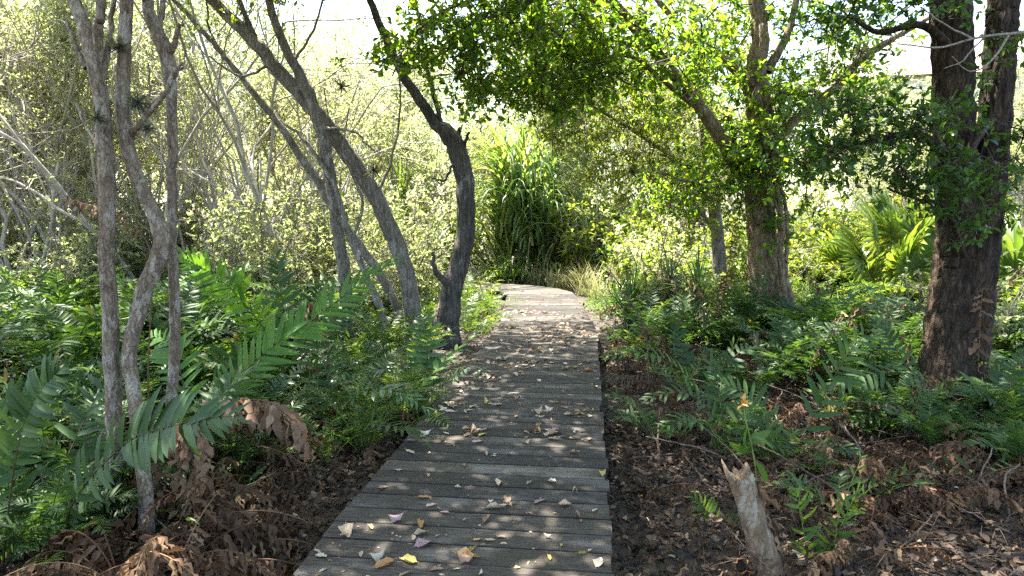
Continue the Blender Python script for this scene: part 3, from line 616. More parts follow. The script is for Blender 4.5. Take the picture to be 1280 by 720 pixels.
# ---- dark double trunk
b7 = to_ground(1190, 6.3)
def dark_tree():
    root = thing('dark_tree', 'massive dark double trunk with deeply furrowed bark and flared foot', 'tree', b7)
    mb = MB(); A = trunk_from(mb, [(1178, 555, 6.3, 135), (1181, 520, 6.3, 105), (1186, 465, 6.4, 84), (1193, 400, 6.5, 76), (1198, 340, 6.6, 70), (1198, 290, 6.6, 62), (1195, 230, 6.6, 58), (1193, 150, 6.6, 56), (1190, 70, 6.6, 55), (1186, 0, 6.6, 54), (1180, -80, 6.6, 48), (1150, -250, 6.4, 34)], b7, 150, 72, .035, .03, jit=.008, ws=.77, ridge=.13, nr=21)
    mb.obj('trunk', M['bark_dark'], root)
    mb = MB(); B = trunk_from(mb, [(1200, 555, 6.25, 90), (1205, 480, 6.35, 64), (1212, 400, 6.5, 58), (1222, 330, 6.5, 52), (1232, 260, 6.5, 46), (1240, 190, 6.55, 44), (1246, 110, 6.6, 42), (1252, 40, 6.65, 40), (1256, -20, 6.7, 38), (1270, -200, 6.8, 26)], b7, 140, 60, .035, .03, jit=.008, ws=.8, ridge=.13, nr=17)
    mb.obj('stem', M['bark_dark'], root)
    limbs = [A[20:], B[20:]]
    for spec in ([(1185, 190, 6.5, 14), (1140, 165, 6.3, 9), (1090, 178, 6.1, 7), (1040, 190, 6, 4), (1005, 205, 5.9, 3)], [(1190, 60, 6.5, 12), (1150, 30, 6.4, 9), (1100, 40, 6.3, 7), (1060, 20, 6.2, 4)],
                 [(1205, 320, 6.3, 8), (1180, 260, 6, 6), (1150, 250, 5.9, 4), (1110, 235, 5.8, 3)], [(1240, 150, 6.4, 8), (1215, 190, 6.1, 5), (1200, 240, 5.9, 4), (1205, 300, 5.8, 3)]):
        mb = MB(); limbs.append(trunk_from(mb, spec, b7, 20, 8, .05, .03, jit=.01)); mb.obj('branch', M['bark_dark'], root)
    c = np.vstack([cl(1080, 165, 6.1, .75, .45, .3, 36), cl(1030, 195, 6.0, .3, .3, .15, 9), cl(1160, 150, 6.0, .35, .3, .25, 10), cl(1130, 230, 5.9, .4, .3, .16, 10), cl(1205, 210, 5.8, .28, .3, .2, 9), cl(1190, 270, 5.7, .25, .25, .14, 7), cl(1215, 250, 5.7, .15, .2, .16, 4),
                   cl(1140, 20, 6.3, .5, .4, .2, 9), cl(1050, 20, 6.3, .5, .4, .25, 10), cl(1270, 200, 6.4, .25, .3, .6, 9), cl(1275, 60, 6.2, .2, .3, .4, 4),
                   blob((3.6, 6.0, 5.8), (2.6, 2.6, 1.2), 60)]) - b7
    mb = MB(); a, tip = clump_leaves(mb, c, 6, 7, .16, .085, T_OBOV, 0, .7); sticks(mb, a, tip, .004); link_clumps(mb, c, limbs, .009)
    c = blob((1.8, 5.6, 6.0), (3.4, 3.0, .9), 290) - b7; clump_leaves(mb, c, 8, 8, .22, .14, T_RHOMB); link_clumps(mb, c, limbs, .012)  # dense crown layer above the view, added to shade boards and litter
    mb.obj('crown', [M['broad'], M['twig_dark']], root)
dark_tree()
# two unseen trees added behind the viewpoint, their crowns there to block light
for bx, by, lab, cc in ((3.0, -1.8, 'unseen tree added for shade behind the viewpoint on the stump side', (1.6, .2, 6.2)), (-3.6, -1.4, 'unseen tree added for shade behind the viewpoint on the slender trunk side', (-2.6, .6, 6.0))):
    bb = np.array([bx, by, gnd(bx, by) - .03]); root = thing('added_shade_tree', lab, 'tree', bb); mb = MB()
    ln = spline([[0, 0, 0], [.1, .1, 2], [-.1, .3, 4], [(cc[0] - bx) * .6, (cc[1] - by) * .6, 6]], 24); tube(mb, ln, np.linspace(.2, .07, 24), 12, 0, .06); mb.obj('trunk', M['bark_tan'], root)
    c = blob(np.array(cc) - bb, (3.0, 3.0, 1.2), 190); mb = MB(); a, tip = clump_leaves(mb, c, 8, 8, .22, .14, T_RHOMB); sticks(mb, a, tip, .004); link_clumps(mb, c, [ln[14:]]); mb.obj('crown', [M['canopy'], M['twig_dark']], root)
bb = np.array([-9.6, 6.6, gnd(-9.6, 6.6) - .03]); root = thing('added_shade_tree', 'tall unseen tree added past the fern bed to shade it', 'tree', bb); mb = MB()  # out-of-view tree put in to dapple the fern bed
ln = spline([[0, 0, 0], [.2, .1, 2], [.5, .6, 4.2], [2.2, 1.6, 6.2]], 24); tube(mb, ln, np.linspace(.2, .07, 24), 12, 0, .06); mb.obj('trunk', M['bark_tan'], root)
c = np.vstack([blob(np.array([-7.2, 8.4, 6.4]) - bb, (3.4, 2.8, 1.1), 210)]); mb = MB(); a, tip = clump_leaves(mb, c, 8, 8, .22, .14, T_RHOMB); sticks(mb, a, tip, .004); link_clumps(mb, c, [ln[14:]]); mb.obj('crown', [M['canopy'], M['twig_dark']], root)
# climbing vines on the tan tree
for k, (dx, w_) in enumerate(((20, 7), (27, 5), (15, 4))):
    mb = MB(); vb = to_ground(962 + dx + 6, 9.85); trunk_from(mb, [(962 + dx + 6, 445, 9.85, w_ + 4), (960 + dx + 4, 390, 9.85, w_ + 2), (955 + dx, 330, 9.85, w_ + 1), (958 + dx, 280, 9.85, w_), (948 + dx, 220, 9.85, w_), (944 + dx * .8, 150, 9.85, w_), (943 + dx * .5, 90, 9.85, w_ - 1), (952, 30, 9.9, w_ - 2)], vb, 40, 7, .12, .08, jit=.02)
    tag(mb.obj('vine', M['bark_tan'], None, vb), ('thick pale vine climbing the tan tree trunk', 'thinner outer vine hanging beside the tan tree trunk', 'thin inner vine pressed to the tan tree bark')[k], 'vine')
# pale bare twig hanging across the dark trunk
mb = MB(); bt = P(1280, 40, 5.6)
for spec in ([(1300, 36, 5.6, 4), (1260, 44, 5.6, 4), (1215, 48, 5.6, 3), (1170, 60, 5.6, 2.5), (1120, 55, 5.6, 1.5)], [(1215, 48, 5.6, 3), (1180, 30, 5.55, 2), (1150, 8, 5.5, 1.5)], [(1260, 44, 5.6, 3), (1240, 75, 5.5, 2.2), (1215, 90, 5.5, 1.6), (1190, 70, 5.5, 1)], [(1230, 47, 5.6, 2.4), (1200, 78, 5.6, 1.6), (1180, 85, 5.6, 1)]):
    trunk_from(mb, spec, bt, 14, 5, 0, 0, jit=.008)
tag(mb.obj('bare_twig', M['twig'], None, bt), 'pale leafless twig forking across the dark double trunk', 'twig')

# ------------------------------------------------------------------ ferns
def frond_mesh(mb, curve, npair, llen, lw, ang=62, droop=.15, T=T_PINNA, up=(0, 0, 1), start=.18, jit=.1, tip=.35, rr=.006, gravity=0.0, fold=.25, side=(1, 1), bend=.0):
    c = np.asarray(curve, float); n = len(c); tg = unit(np.gradient(c, axis=0))
    tt = np.linspace(start, .985, npair); ii = tt * (n - 1); i0 = np.minimum(ii.astype(int), n - 2); fr = (ii - i0)[:, None]
    pos = c[i0] * (1 - fr) + c[i0 + 1] * fr; tan = unit(tg[i0] * (1 - fr) + tg[i0 + 1] * fr)
    upv = np.broadcast_to(np.asarray(up, float), tan.shape); sd = unit(np.cross(tan, upv)); nr = np.cross(sd, tan)
    u = (tt - start) / (1 - start)
    prof = np.interp(u, [0, .15, .45, .8, 1], [.72, .92, 1, .72, tip])
    for sg, on in ((1, side[0]), (-1, side[1])):
        if not on: continue
        a = R(ang) * np.interp(u, [0, .6, 1], [1.12, 1, .55])[:, None] + rng.normal(0, jit * .6, (npair, 1))
        d = tan * np.cos(a) + sd * sg * np.sin(a) * on + nr * (fold + rng.normal(0, jit, (npair, 1)))
        d[:, 2] -= gravity + droop
        nn = nr + rng.normal(0, jit * 1.6, nr.shape) + sd * sg * bend
        kp = rng.random(npair) < .93
        p = pos + tan * (rng.normal(0, .004, (npair, 1)) + (.5 * sg / npair * .3))
        d = d + np.where(rng.random((npair, 1)) < .12, rng.normal(0, .35, (npair, 3)), 0)
        leaves(mb, p[kp], d[kp], nn[kp], (llen * prof * rng.uniform(.78, 1.1, npair))[kp], T, 0, (lw * rng.uniform(.85, 1.12, npair))[kp])
    tube(mb, c, np.linspace(rr, rr * .25, n), 5, 1)

def arch(length, rise, sag, n=18, sway=0.0):
    """Frond axis leaving the origin in +X: climbs by rise then bends over by sag."""
    t_ = np.linspace(0, 1, n); th = R(rise) - t_ ** 1.5 * R(sag); st = length / (n - 1)
    x = np.concatenate([[0], np.cumsum(np.cos(th[:-1]) * st)]); z = np.concatenate([[0], np.cumsum(np.sin(th[:-1]) * st)])
    return np.stack([x, sway * t_ ** 2 * length, z], 1)

FR = {}
def variants(kind, k, f, mats):
    out = []
    for i in range(k):
        mb = MB(); f(mb); out.append(mb.mesh('frond', mats))
    FR[kind] = out
U = rng.uniform
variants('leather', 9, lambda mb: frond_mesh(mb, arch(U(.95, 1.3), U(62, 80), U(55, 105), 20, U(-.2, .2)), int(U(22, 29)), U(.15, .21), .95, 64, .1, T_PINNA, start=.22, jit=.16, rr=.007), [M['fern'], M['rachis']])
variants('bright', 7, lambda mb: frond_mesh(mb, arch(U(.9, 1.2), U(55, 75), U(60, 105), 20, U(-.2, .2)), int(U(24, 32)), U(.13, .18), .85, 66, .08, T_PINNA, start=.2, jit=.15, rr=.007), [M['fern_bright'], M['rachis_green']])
variants('blue', 4, lambda mb: frond_mesh(mb, arch(U(.8, 1.1), U(50, 75), U(60, 100), 20, U(-.2, .2)), int(U(18, 24)), U(.15, .2), 1.0, 66, .1, T_PINNA, start=.2, jit=.1, rr=.007), [M['fern_blue'], M['rachis']])
variants('feather', 7, lambda mb: frond_mesh(mb, arch(U(.6, .85), U(50, 75), U(65, 120), 18, U(-.25, .25)), int(U(26, 34)), U(.085, .12), 1.25, 72, .03, T_THIN, start=.12, jit=.1, rr=.004, tip=.2), [M['feather'], M['rachis_green']])
variants('small', 4, lambda mb: frond_mesh(mb, arch(U(.4, .6), U(45, 70), U(50, 90), 14, U(-.2, .2)), int(U(9, 13)), U(.1, .14), 1.2, 60, .06, T_PINNA, start=.25, jit=.15, rr=.004), [M['fern'], M['rachis_green']])
variants('dead', 7, lambda mb: frond_mesh(mb, arch(U(.7, 1.1), U(35, 65), U(110, 170), 18, U(-.3, .3)), int(U(17, 26)), U(.1, .16), 1.5, 50, .9, T_DEAD, start=.2, jit=.5, rr=.006, gravity=.4), [M['dead'], M['dead']])

def fern(x, y, kind, label, group=None, n=None, sc=1.0, dead=0, rise=0, name='fern', cat='fern', away=None):
    root = thing(name, label, cat, (x, y, gnd(x, y) - .01), group, U(0, 6.28), sc)
    n = n or int(U(6, 10)); a0 = U(0, 6.28)
    for k in range(n):
        a = a0 + k * 6.283 / n + rng.normal(0, .25)
        child('frond', random.choice(FR[kind]), root, (math.cos(a) * .03, math.sin(a) * .03, 0), (rng.normal(0, .12), rng.normal(-rise, .16), a), U(.72, 1.12))
    for k in range(dead):
        a = U(0, 6.28); child('dead_frond', random.choice(FR['dead']), root, (math.cos(a) * .03, math.sin(a) * .03, 0), (rng.normal(0, .15), rng.normal(0, .15), a), U(.7, 1.05))
    return root

def hero(label, specs, kind='leather', name='fern', cat='fern'):
    """A fern whose fronds follow the given pixel-and-distance lines. specs: dicts."""
    s0 = specs[0]['p'][0]; b = P(*s0); base = np.array([b[0], b[1], gnd(b[0], b[1]) - .02])
    root = thing(name, label, cat, base)
    for s in specs:
        pts_ = [P(*q) - base for q in s['p']]
        c = spline(np.vstack([[0, 0, 0], pts_]) if np.linalg.norm(pts_[0]) > .05 else np.array(pts_), 30)
        mb = MB(); k = s.get('mat', 'fern')
        frond_mesh(mb, c, s.get('n', 20), s.get('len', .22), s.get('w', 1.15), s.get('ang', 62), s.get('droop', .1), s.get('T', T_PINNA), s.get('up', (0, -.35, 1)), s.get('start', .3), s.get('jit', .09), s.get('tip', .4), s.get('rr', .007), s.get('grav', 0), s.get('fold', .2), s.get('side', (1, 1)))
        mb.obj(s.get('part', 'frond'), [M[k], M[s.get('stalk', 'rachis')]], root)
    return root

UPC = (0, -.75, .6)
hero('large leather fern whose frond arches in front of the kinked pale trunk',
     [dict(p=[(62, 712, 3.5), (95, 622, 3.45), (155, 556, 3.35), (197, 538, 3.25), (245, 526, 3.15), (300, 519, 3.1)], n=27, len=.23, w=1.15, ang=60, up=UPC, start=.28, droop=.05, rr=.008),
      dict(p=[(55, 715, 3.55), (20, 620, 3.6), (5, 540, 3.7), (-30, 480, 3.8)], n=22, len=.2, up=UPC),
      dict(p=[(66, 712, 3.6), (110, 640, 3.75), (175, 600, 3.9), (235, 590, 3.95)], n=16, len=.2, mat='fern')])
hero('upright leather fern with a withered tan tip at the edge of the bed',
     [dict(p=[(4, 705, 3.35), (14, 610, 3.35), (28, 535, 3.35), (52, 487, 3.35), (75, 462, 3.35)], n=22, len=.19, w=1.15, up=UPC, start=.45, mat='fern'),
      dict(p=[(0, 705, 3.4), (-20, 600, 3.5), (-40, 520, 3.6)], n=14, len=.2), dict(p=[(8, 705, 3.4), (60, 620, 3.7), (130, 480, 4.1), (170, 450, 4.3)], n=18, len=.2, up=UPC)])
hero('broad bright fern arching up behind the three slender trunks',
     [dict(p=[(372, 520, 6.3), (355, 460, 6.25), (338, 422, 6.2), (300, 373, 6.1), (264, 341, 6.0), (226, 321, 5.9)], n=23, len=.26, w=1.05, ang=56, up=(-.2, -.9, .45), start=.34, mat='fern_fresh', tip=.45, jit=.13),
      dict(p=[(374, 520, 6.4), (362, 430, 6.6), (350, 360, 6.8), (345, 320, 7)], n=16, len=.26, up=UPC, mat='fern'),
      dict(p=[(370, 522, 6.3), (330, 470, 6.0), (290, 450, 5.8), (250, 455, 5.6)], n=16, len=.22, up=UPC, mat='fern'),
      dict(p=[(378, 520, 6.4), (400, 440, 6.5), (420, 400, 6.6), (450, 390, 6.7)], n=16, len=.2, up=UPC, mat='fern')])
hero('long fern frond rising towards the leaning trunks with a glossy grey tip',
     [dict(p=[(262, 545, 5.0), (285, 490, 5.1), (335, 438, 5.3), (388, 402, 5.5), (440, 362, 5.7), (497, 324, 5.9)], n=30, len=.3, w=.75, ang=42, up=(.45, -.5, .75), start=.3, mat='fern_fresh', droop=.12, tip=.3),
      dict(p=[(258, 548, 5.0), (280, 500, 5.2), (300, 470, 5.5), (330, 470, 5.7)], n=16, len=.2, mat='fern', up=UPC), dict(p=[(256, 548, 5.0), (230, 480, 5.2), (215, 430, 5.4), (190, 420, 5.6)], n=16, len=.22, mat='fern_fresh', up=UPC)])
hero('bright scalloped fern frond slanting over the boardwalk edge',
     [dict(p=[(488, 560, 5.9), (498, 515, 6.0), (535, 472, 6.2), (575, 434, 6.5), (612, 402, 6.8)], n=20, len=.17, w=1.7, ang=50, up=(-.55, -.45, .7), start=.22, mat='fern_fresh', stalk='rachis_green', jit=.06, tip=.45),
      dict(p=[(484, 560, 5.9), (470, 510, 6.0), (440, 480, 6.1), (410, 478, 6.2)], n=18, len=.2, mat='fern_blue', up=(0, -.2, 1)),
      dict(p=[(490, 560, 5.9), (515, 530, 5.6), (540, 522, 5.4), (560, 530, 5.2)], n=16, len=.15, mat='fern_fresh')])
hero('upright bluish fern with a symmetrical frond beside the scalloped one',
     [dict(p=[(528, 520, 6.9), (532, 470, 6.9), (534, 430, 6.9), (529, 395, 6.9)], n=18, len=.27, w=1.1, ang=78, up=(0, -1, .1), start=.2, mat='fern_blue', droop=.08),
      dict(p=[(528, 520, 6.9), (510, 480, 6.8), (480, 462, 6.7), (450, 470, 6.6)], n=16, len=.2, mat='fern_blue'), dict(p=[(530, 520, 6.9), (555, 480, 6.8), (585, 462, 6.7), (608, 468, 6.6)], n=14, len=.16, mat='fern_blue')])
hero('glossy fern with pale sheen spreading low beside the boardwalk',
     [dict(p=[(420, 575, 5.3), (425, 520, 5.3), (455, 490, 5.2), (500, 490, 5.1), (535, 512, 5.0)], n=18, len=.2, mat='fern_blue', up=(0, -.15, 1)), dict(p=[(416, 575, 5.3), (400, 520, 5.4), (380, 495, 5.5), (350, 500, 5.6)], n=18, len=.19, mat='feather', T=T_LANCE),
      dict(p=[(422, 575, 5.3), (440, 540, 5.0), (480, 530, 4.8), (525, 545, 4.65)], n=18, len=.19, mat='fern', up=(0, -.1, 1)), dict(p=[(418, 575, 5.3), (415, 500, 5.6), (400, 440, 5.9), (385, 420, 6)], n=18, len=.18, mat='fern')])
# ferns on the stump side
hero('fern frond reaching out flat over the boardwalk edge',
     [dict(p=[(880, 520, 6.4), (860, 475, 6.3), (830, 448, 6.2), (795, 440, 6.1), (756, 448, 6.0)], n=15, len=.2, w=1.25, up=(0, -.4, 1), start=.3, mat='fern_fresh', jit=.06), dict(p=[(884, 520, 6.4), (900, 470, 6.5), (925, 440, 6.6), (950, 432, 6.7)], n=15, len=.2), dict(p=[(878, 522, 6.4), (870, 470, 6.7), (850, 430, 7), (845, 400, 7.2)], n=15, len=.18)])
hero('fern with a long frond curving up in front of the tan tree',
     [dict(p=[(985, 590, 5.0), (1000, 552, 5.0), (1037, 482, 5.1), (1068, 430, 5.2), (1110, 398, 5.3)], n=19, len=.24, w=.95, ang=60, up=(.3, -.8, .5), start=.18), dict(p=[(982, 592, 5.0), (960, 545, 5.1), (940, 500, 5.2), (905, 480, 5.3)], n=16, len=.2, up=UPC),
      dict(p=[(988, 592, 5.0), (1020, 570, 4.9), (1050, 560, 4.8), (1085, 575, 4.7)], n=14, len=.17)])
hero('fern with drooping even leaflets at the foot of the dark trunk',
     [dict(p=[(1168, 530, 5.9), (1160, 480, 5.8), (1120, 465, 5.7), (1070, 472, 5.6), (1030, 490, 5.5)], n=18, len=.21, w=1.0, up=(0, -.5, 1), start=.25, droop=.3, mat='fern'), dict(p=[(1170, 530, 5.9), (1150, 500, 5.7), (1110, 510, 5.5), (1060, 530, 5.4)], n=15, len=.18, mat='fern'), dict(p=[(1172, 530, 5.9), (1140, 470, 6.2), (1110, 420, 6.4), (1090, 400, 6.5)], n=15, len=.2, mat='fern')])
hero('bright fern fanning out past the dark double trunk over the litter',
     [dict(p=[(1268, 540, 5.8), (1255, 500, 5.8), (1225, 482, 5.7), (1200, 492, 5.6)], n=14, len=.2, mat='fern_bright'), dict(p=[(1270, 540, 5.8), (1285, 490, 5.7), (1300, 465, 5.6)], n=14, len=.22, mat='fern_bright', up=UPC), dict(p=[(1270, 540, 5.8), (1262, 480, 6), (1280, 440, 6.2)], n=14, len=.2, mat='fern')])
hero('low fern sprig with pointed leaflets lying over the leaf litter',
     [dict(p=[(1310, 640, 4.5), (1280, 592, 4.5), (1213, 588, 4.5), (1170, 590, 4.5), (1138, 596, 4.5)], n=11, len=.17, w=1.35, ang=58, up=(0, -.6, .8), start=.22, jit=.16, mat='fern'), dict(p=[(1312, 640, 4.5), (1300, 600, 4.3), (1260, 590, 4.2), (1230, 600, 4.1)], n=9, len=.13, w=1.3, mat='fern')])
hero('dense fern tuft with flat fronds behind the broken stump',
     [dict(p=[(905, 590, 5.2), (900, 545, 5.2), (880, 505, 5.2), (845, 490, 5.2), (805, 500, 5.1)], n=17, len=.17, mat='fern'), dict(p=[(906, 590, 5.2), (915, 540, 5.2), (940, 510, 5.2), (965, 520, 5.1)], n=15, len=.17, mat='fern_bright'), dict(p=[(904, 590, 5.2), (890, 540, 5), (860, 525, 4.9), (825, 535, 4.8)], n=15, len=.16, mat='fern'),
      dict(p=[(905, 590, 5.2), (905, 530, 5.4), (895, 470, 5.6), (880, 440, 5.7)], n=16, len=.17, mat='fern'), dict(p=[(905, 592, 5.2), (925, 560, 5), (950, 550, 4.9), (990, 565, 4.8)], n=14, len=.15, mat='fern')])
def sprig(label, lines, mat='fern_bright', T=T_LANCE):
    hero(label, [dict(p=l, n=15, len=.13, w=1.3, ang=50, up=UPC, start=.15, mat=mat, T=T, stalk='rachis_green', rr=.004, jit=.2) for l in lines], name='young_fern')
sprig('pale green young fern standing beside the broken stump', [[(1010, 735, 3.5), (1008, 690, 3.5), (1000, 640, 3.5), (992, 610, 3.5)], [(1012, 735, 3.5), (1040, 690, 3.5), (1050, 640, 3.5), (1078, 570, 3.6)], [(1014, 735, 3.5), (1050, 660, 3.6), (1075, 605, 3.7)]])
sprig('tiny green seedling on the litter just past the boards', [[(895, 680, 4.0), (890, 655, 4), (880, 635, 4), (865, 620, 4)], [(896, 680, 4.0), (905, 665, 4), (920, 650, 4)]])

ZONES = [
    ('leather', 14, 1.75, 4.9, 5.3, 7.4, 'dark green fern standing among collapsed brown ferns', 'dark ferns among brown ones', .68, 2),
    ('leather', 11, 2.0, 4.6, 4.5, 6.0, 'shaded fern rising from the litter near the stump', 'shaded ferns near the stump', .58, 3),
    ('leather', 4, -2.8, -2.35, 3.05, 3.6, 'dark fern at the very front of the bed beside the kinked trunk', 'ferns at the front of the bed', .6, 2),
    ('small', 10, -3.6, -1.7, 3.7, 5.0, 'little fern under the foremost leather ferns', 'little ferns under leather ferns', .9, 1),  # kind, n, x0, x1, y0, y1, label, group, scale, dead
    ('leather', 17, -4.6, -1.9, 3.8, 5.6, 'dark leather fern crowding the feet of the three slender trunks', 'ferns round the slender trunks', .85, 3),
    ('leather', 34, -8.5, -2.6, 6.2, 8.6, 'mid green fern in the bed behind the three slender trunks', 'ferns behind the slender trunks', 1.22, 3),
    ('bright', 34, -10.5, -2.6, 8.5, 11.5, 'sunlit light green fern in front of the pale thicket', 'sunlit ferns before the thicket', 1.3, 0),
    ('feather', 26, -2.9, -1.05, 6.6, 9.2, 'fine leaved feathery fern between the bowed trunk and the boards', 'feathery ferns along the boards', 1.15, 0),
    ('feather', 22, -2.2, -.3, 9.3, 13.5, 'fine leaved feathery fern past the bowed trunk where the boards turn', 'feathery ferns near the bend', 1.25, 0),
    ('blue', 10, -2.9, -1.5, 5.2, 7.6, 'bluish fern under the leaning trunks close to the boards', 'bluish ferns by the boards', .85, 1),
    ('feather', 26, -2.4, -.7, 4.7, 6.9, 'fine leaved feathery fern close to the front boards', 'feathery ferns by the front boards', .95, 1),
    ('small', 16, 1.2, 4.8, 4.0, 6.6, 'small low fern growing out of the brown litter', 'small ferns in the litter', 1.0, 1),
    ('leather', 34, 1.6, 6.2, 6.9, 9.8, 'deep green fern between the tan tree and the boards', 'ferns before the tan tree', 1.0, 3),
    ('feather', 16, 1.9, 5.0, 9.2, 13.0, 'fine feathery fern on the outer side of the bend', 'feathery ferns outside the bend', 1.35, 1),
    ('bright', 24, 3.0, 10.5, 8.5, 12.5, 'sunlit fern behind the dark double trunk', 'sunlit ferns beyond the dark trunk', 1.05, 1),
    ('leather', 6, 4.9, 7.2, 6.7, 8.2, 'shaded fern beside the foot of the dark double trunk', 'ferns at the dark trunk', .7, 1)]
for kind, n, x0, x1, y0, y1, lab, grp, sc, dd in ZONES:
    k = 0
    while k < n:
        x, y = U(x0, x1), U(y0, y1)
        if on_deck(x, y, (.3 if y > 6.5 or x < 0 else .45) if x > 0 or kind in ('feather', 'small') else .6): continue
        fern(x, y, kind, lab, grp, None, sc * U(.85, 1.15), int(U(0, dd + 1))); k += 1

# ------------------------------------------------------------------ dead fronds, stump, sticks
hero('curled brown dead frond hanging by the boardwalk below the bright fern',
     [dict(p=[(240, 640, 4.5), (235, 540, 4.5), (270, 505, 4.5), (320, 500, 4.5), (355, 515, 4.4), (392, 565, 4.3)], n=26, len=.24, w=1.7, T=T_DEAD, grav=1.2, jit=.45, mat='dead_light', stalk='dead', part='dead_frond', start=.3),
      dict(p=[(245, 640, 4.5), (280, 540, 4.7), (330, 520, 4.8), (370, 560, 4.8)], n=18, len=.17, w=1.7, T=T_DEAD, grav=1.2, jit=.5, mat='dead_light', stalk='dead', part='dead_frond')], name='dead_fern')
hero('skirt of withered brown fronds hanging beside the kinked pale trunk',
     [dict(p=[(215 + dx, 700, 3.95), (212 + dx, 560, 3.95), (220 + dx, 530, 3.9), (228 + dx * 1.6, 560, 3.85), (226 + dx * 2, 640, 3.8), (228 + dx * 2, 720, 3.8)], n=24, len=.13, w=1.9, T=T_DEAD, grav=1.3, jit=.5, mat='dead_light', stalk='dead', part='dead_frond', start=.4) for dx in (-30, -14, 0, 8, 18)], name='dead_fern')
hero('dead brown frond drooping near the leaning trunks above the glossy fern',
     [dict(p=[(395, 560, 6.2), (390, 460, 6.2), (375, 400, 6.2), (385, 380, 6.1), (405, 420, 6.0), (410, 460, 6)], n=18, len=.17, w=1.7, T=T_DEAD, grav=1.2, jit=.45, mat='dead', stalk='dead', part='dead_frond', start=.35)], name='dead_fern')
hero('brown dead vine hanging beside the tan tree trunk',
     [dict(p=[(898, 420, 9.6), (905, 370, 9.6), (912, 330, 9.6), (916, 290, 9.7), (925, 262, 9.9)], n=30, len=.16, w=1.9, T=T_DEAD, grav=.9, jit=.6, mat='dead', stalk='dead', part='vine', start=.1, rr=.015)], name='dead_vine', cat='vine')
hero('brown withered leaves clinging to the dark trunk flank',
     [dict(p=[(1222, 470, 6.2), (1224, 430, 6.2), (1226, 390, 6.2), (1228, 360, 6.25)], n=16, len=.15, w=2.2, T=T_DEAD, grav=1.0, jit=.5, mat='dead', stalk='dead', part='dead_frond', start=.1)], name='dead_fern')
hero('withered dark leaves dangling behind the straight knobbly trunk',
     [dict(p=[(185, 470, 4.9), (190, 330, 4.9), (170, 285, 4.9), (140, 262, 4.8), (105, 255, 4.7), (85, 245, 4.7)], n=13, len=.14, w=1.4, T=T_DEAD, grav=1.4, jit=.3, mat='dead', stalk='dead', part='dead_frond', start=.5)], name='dead_fern')

def dead_zone(n, x0, x1, y0, y1, lab, grp):
    k = 0
    while k < n:
        x, y = U(x0, x1), U(y0, y1)
        if on_deck(x, y, .5): continue
        root = thing('dead_fern', lab, 'dead fern', (x, y, gnd(x, y)), grp, U(0, 6.28), U(.65, 1.1))
        for j in range(int(U(4, 8))):
            child('dead_frond', random.choice(FR['dead']), root, (0, 0, 0), (rng.normal(0, .25), rng.normal(.1, .3), U(0, 6.28)), U(.7, 1.1))
        k += 1
dead_zone(20, 1.4, 5.2, 4.2, 7.6, 'collapsed brown fern in the litter on the stump side', 'collapsed ferns on the stump side')
dead_zone(22, 1.6, 6, 6.8, 10.5, 'brown withered fern under the tan tree', 'withered ferns under the tan tree')
dead_zone(17, -3.4, -1.35, 3.6, 5.6, 'collapsed brown fern in the shade by the slender trunks', 'collapsed ferns by the slender trunks')
dead_zone(7, -2.2, -1.3, 2.95, 3.8, 'brown fern remains heaped at the foot of the kinked trunk', 'fern remains by the kinked trunk')
dead_zone(12, 1.5, 4.2, 3.3, 4.7, 'brown fern remains lying round the broken stump', 'fern remains round the stump')
dead_zone(4, 3.2, 5.2, 5.6, 6.6, 'brown dead fern heaped at the dark trunk foot', 'dead ferns at the dark trunk')

def dry_stem(x, y, h):
    root = thing('dead_sapling', 'thin upright dead stem with clinging brown leaves among the ferns by the tan tree', 'dead sapling', (x, y, gnd(x, y)), 'dead stems among the ferns', U(0, 6.28)); mb = MB()
    c = spline([[0, 0, 0], [rng.normal(0, .05), rng.normal(0, .05), h * .5], [rng.normal(0, .2), rng.normal(0, .2), h]], 14); tube(mb, c, np.linspace(.009, .003, 14), 5, 0, .05); mb.obj('stem', M['twig_mid'], root)
    m2 = MB(); n = int(U(14, 34)); i = rng.integers(4, 14, n); leaves(m2, c[i], rng.normal(0, .5, (n, 3)) + [0, 0, -.7], rng.normal(size=(n, 3)), U(.06, .14, n), T_DEAD, 0, U(.8, 1.6, n)); m2.obj('dead_foliage', M['dead'], root)
k = 0
while k < 42:
    x, y = U(1.5, 6.2), U(6.2, 11)
    if not on_deck(x, y, .2): dry_stem(x, y, U(.6, 1.35)); k += 1

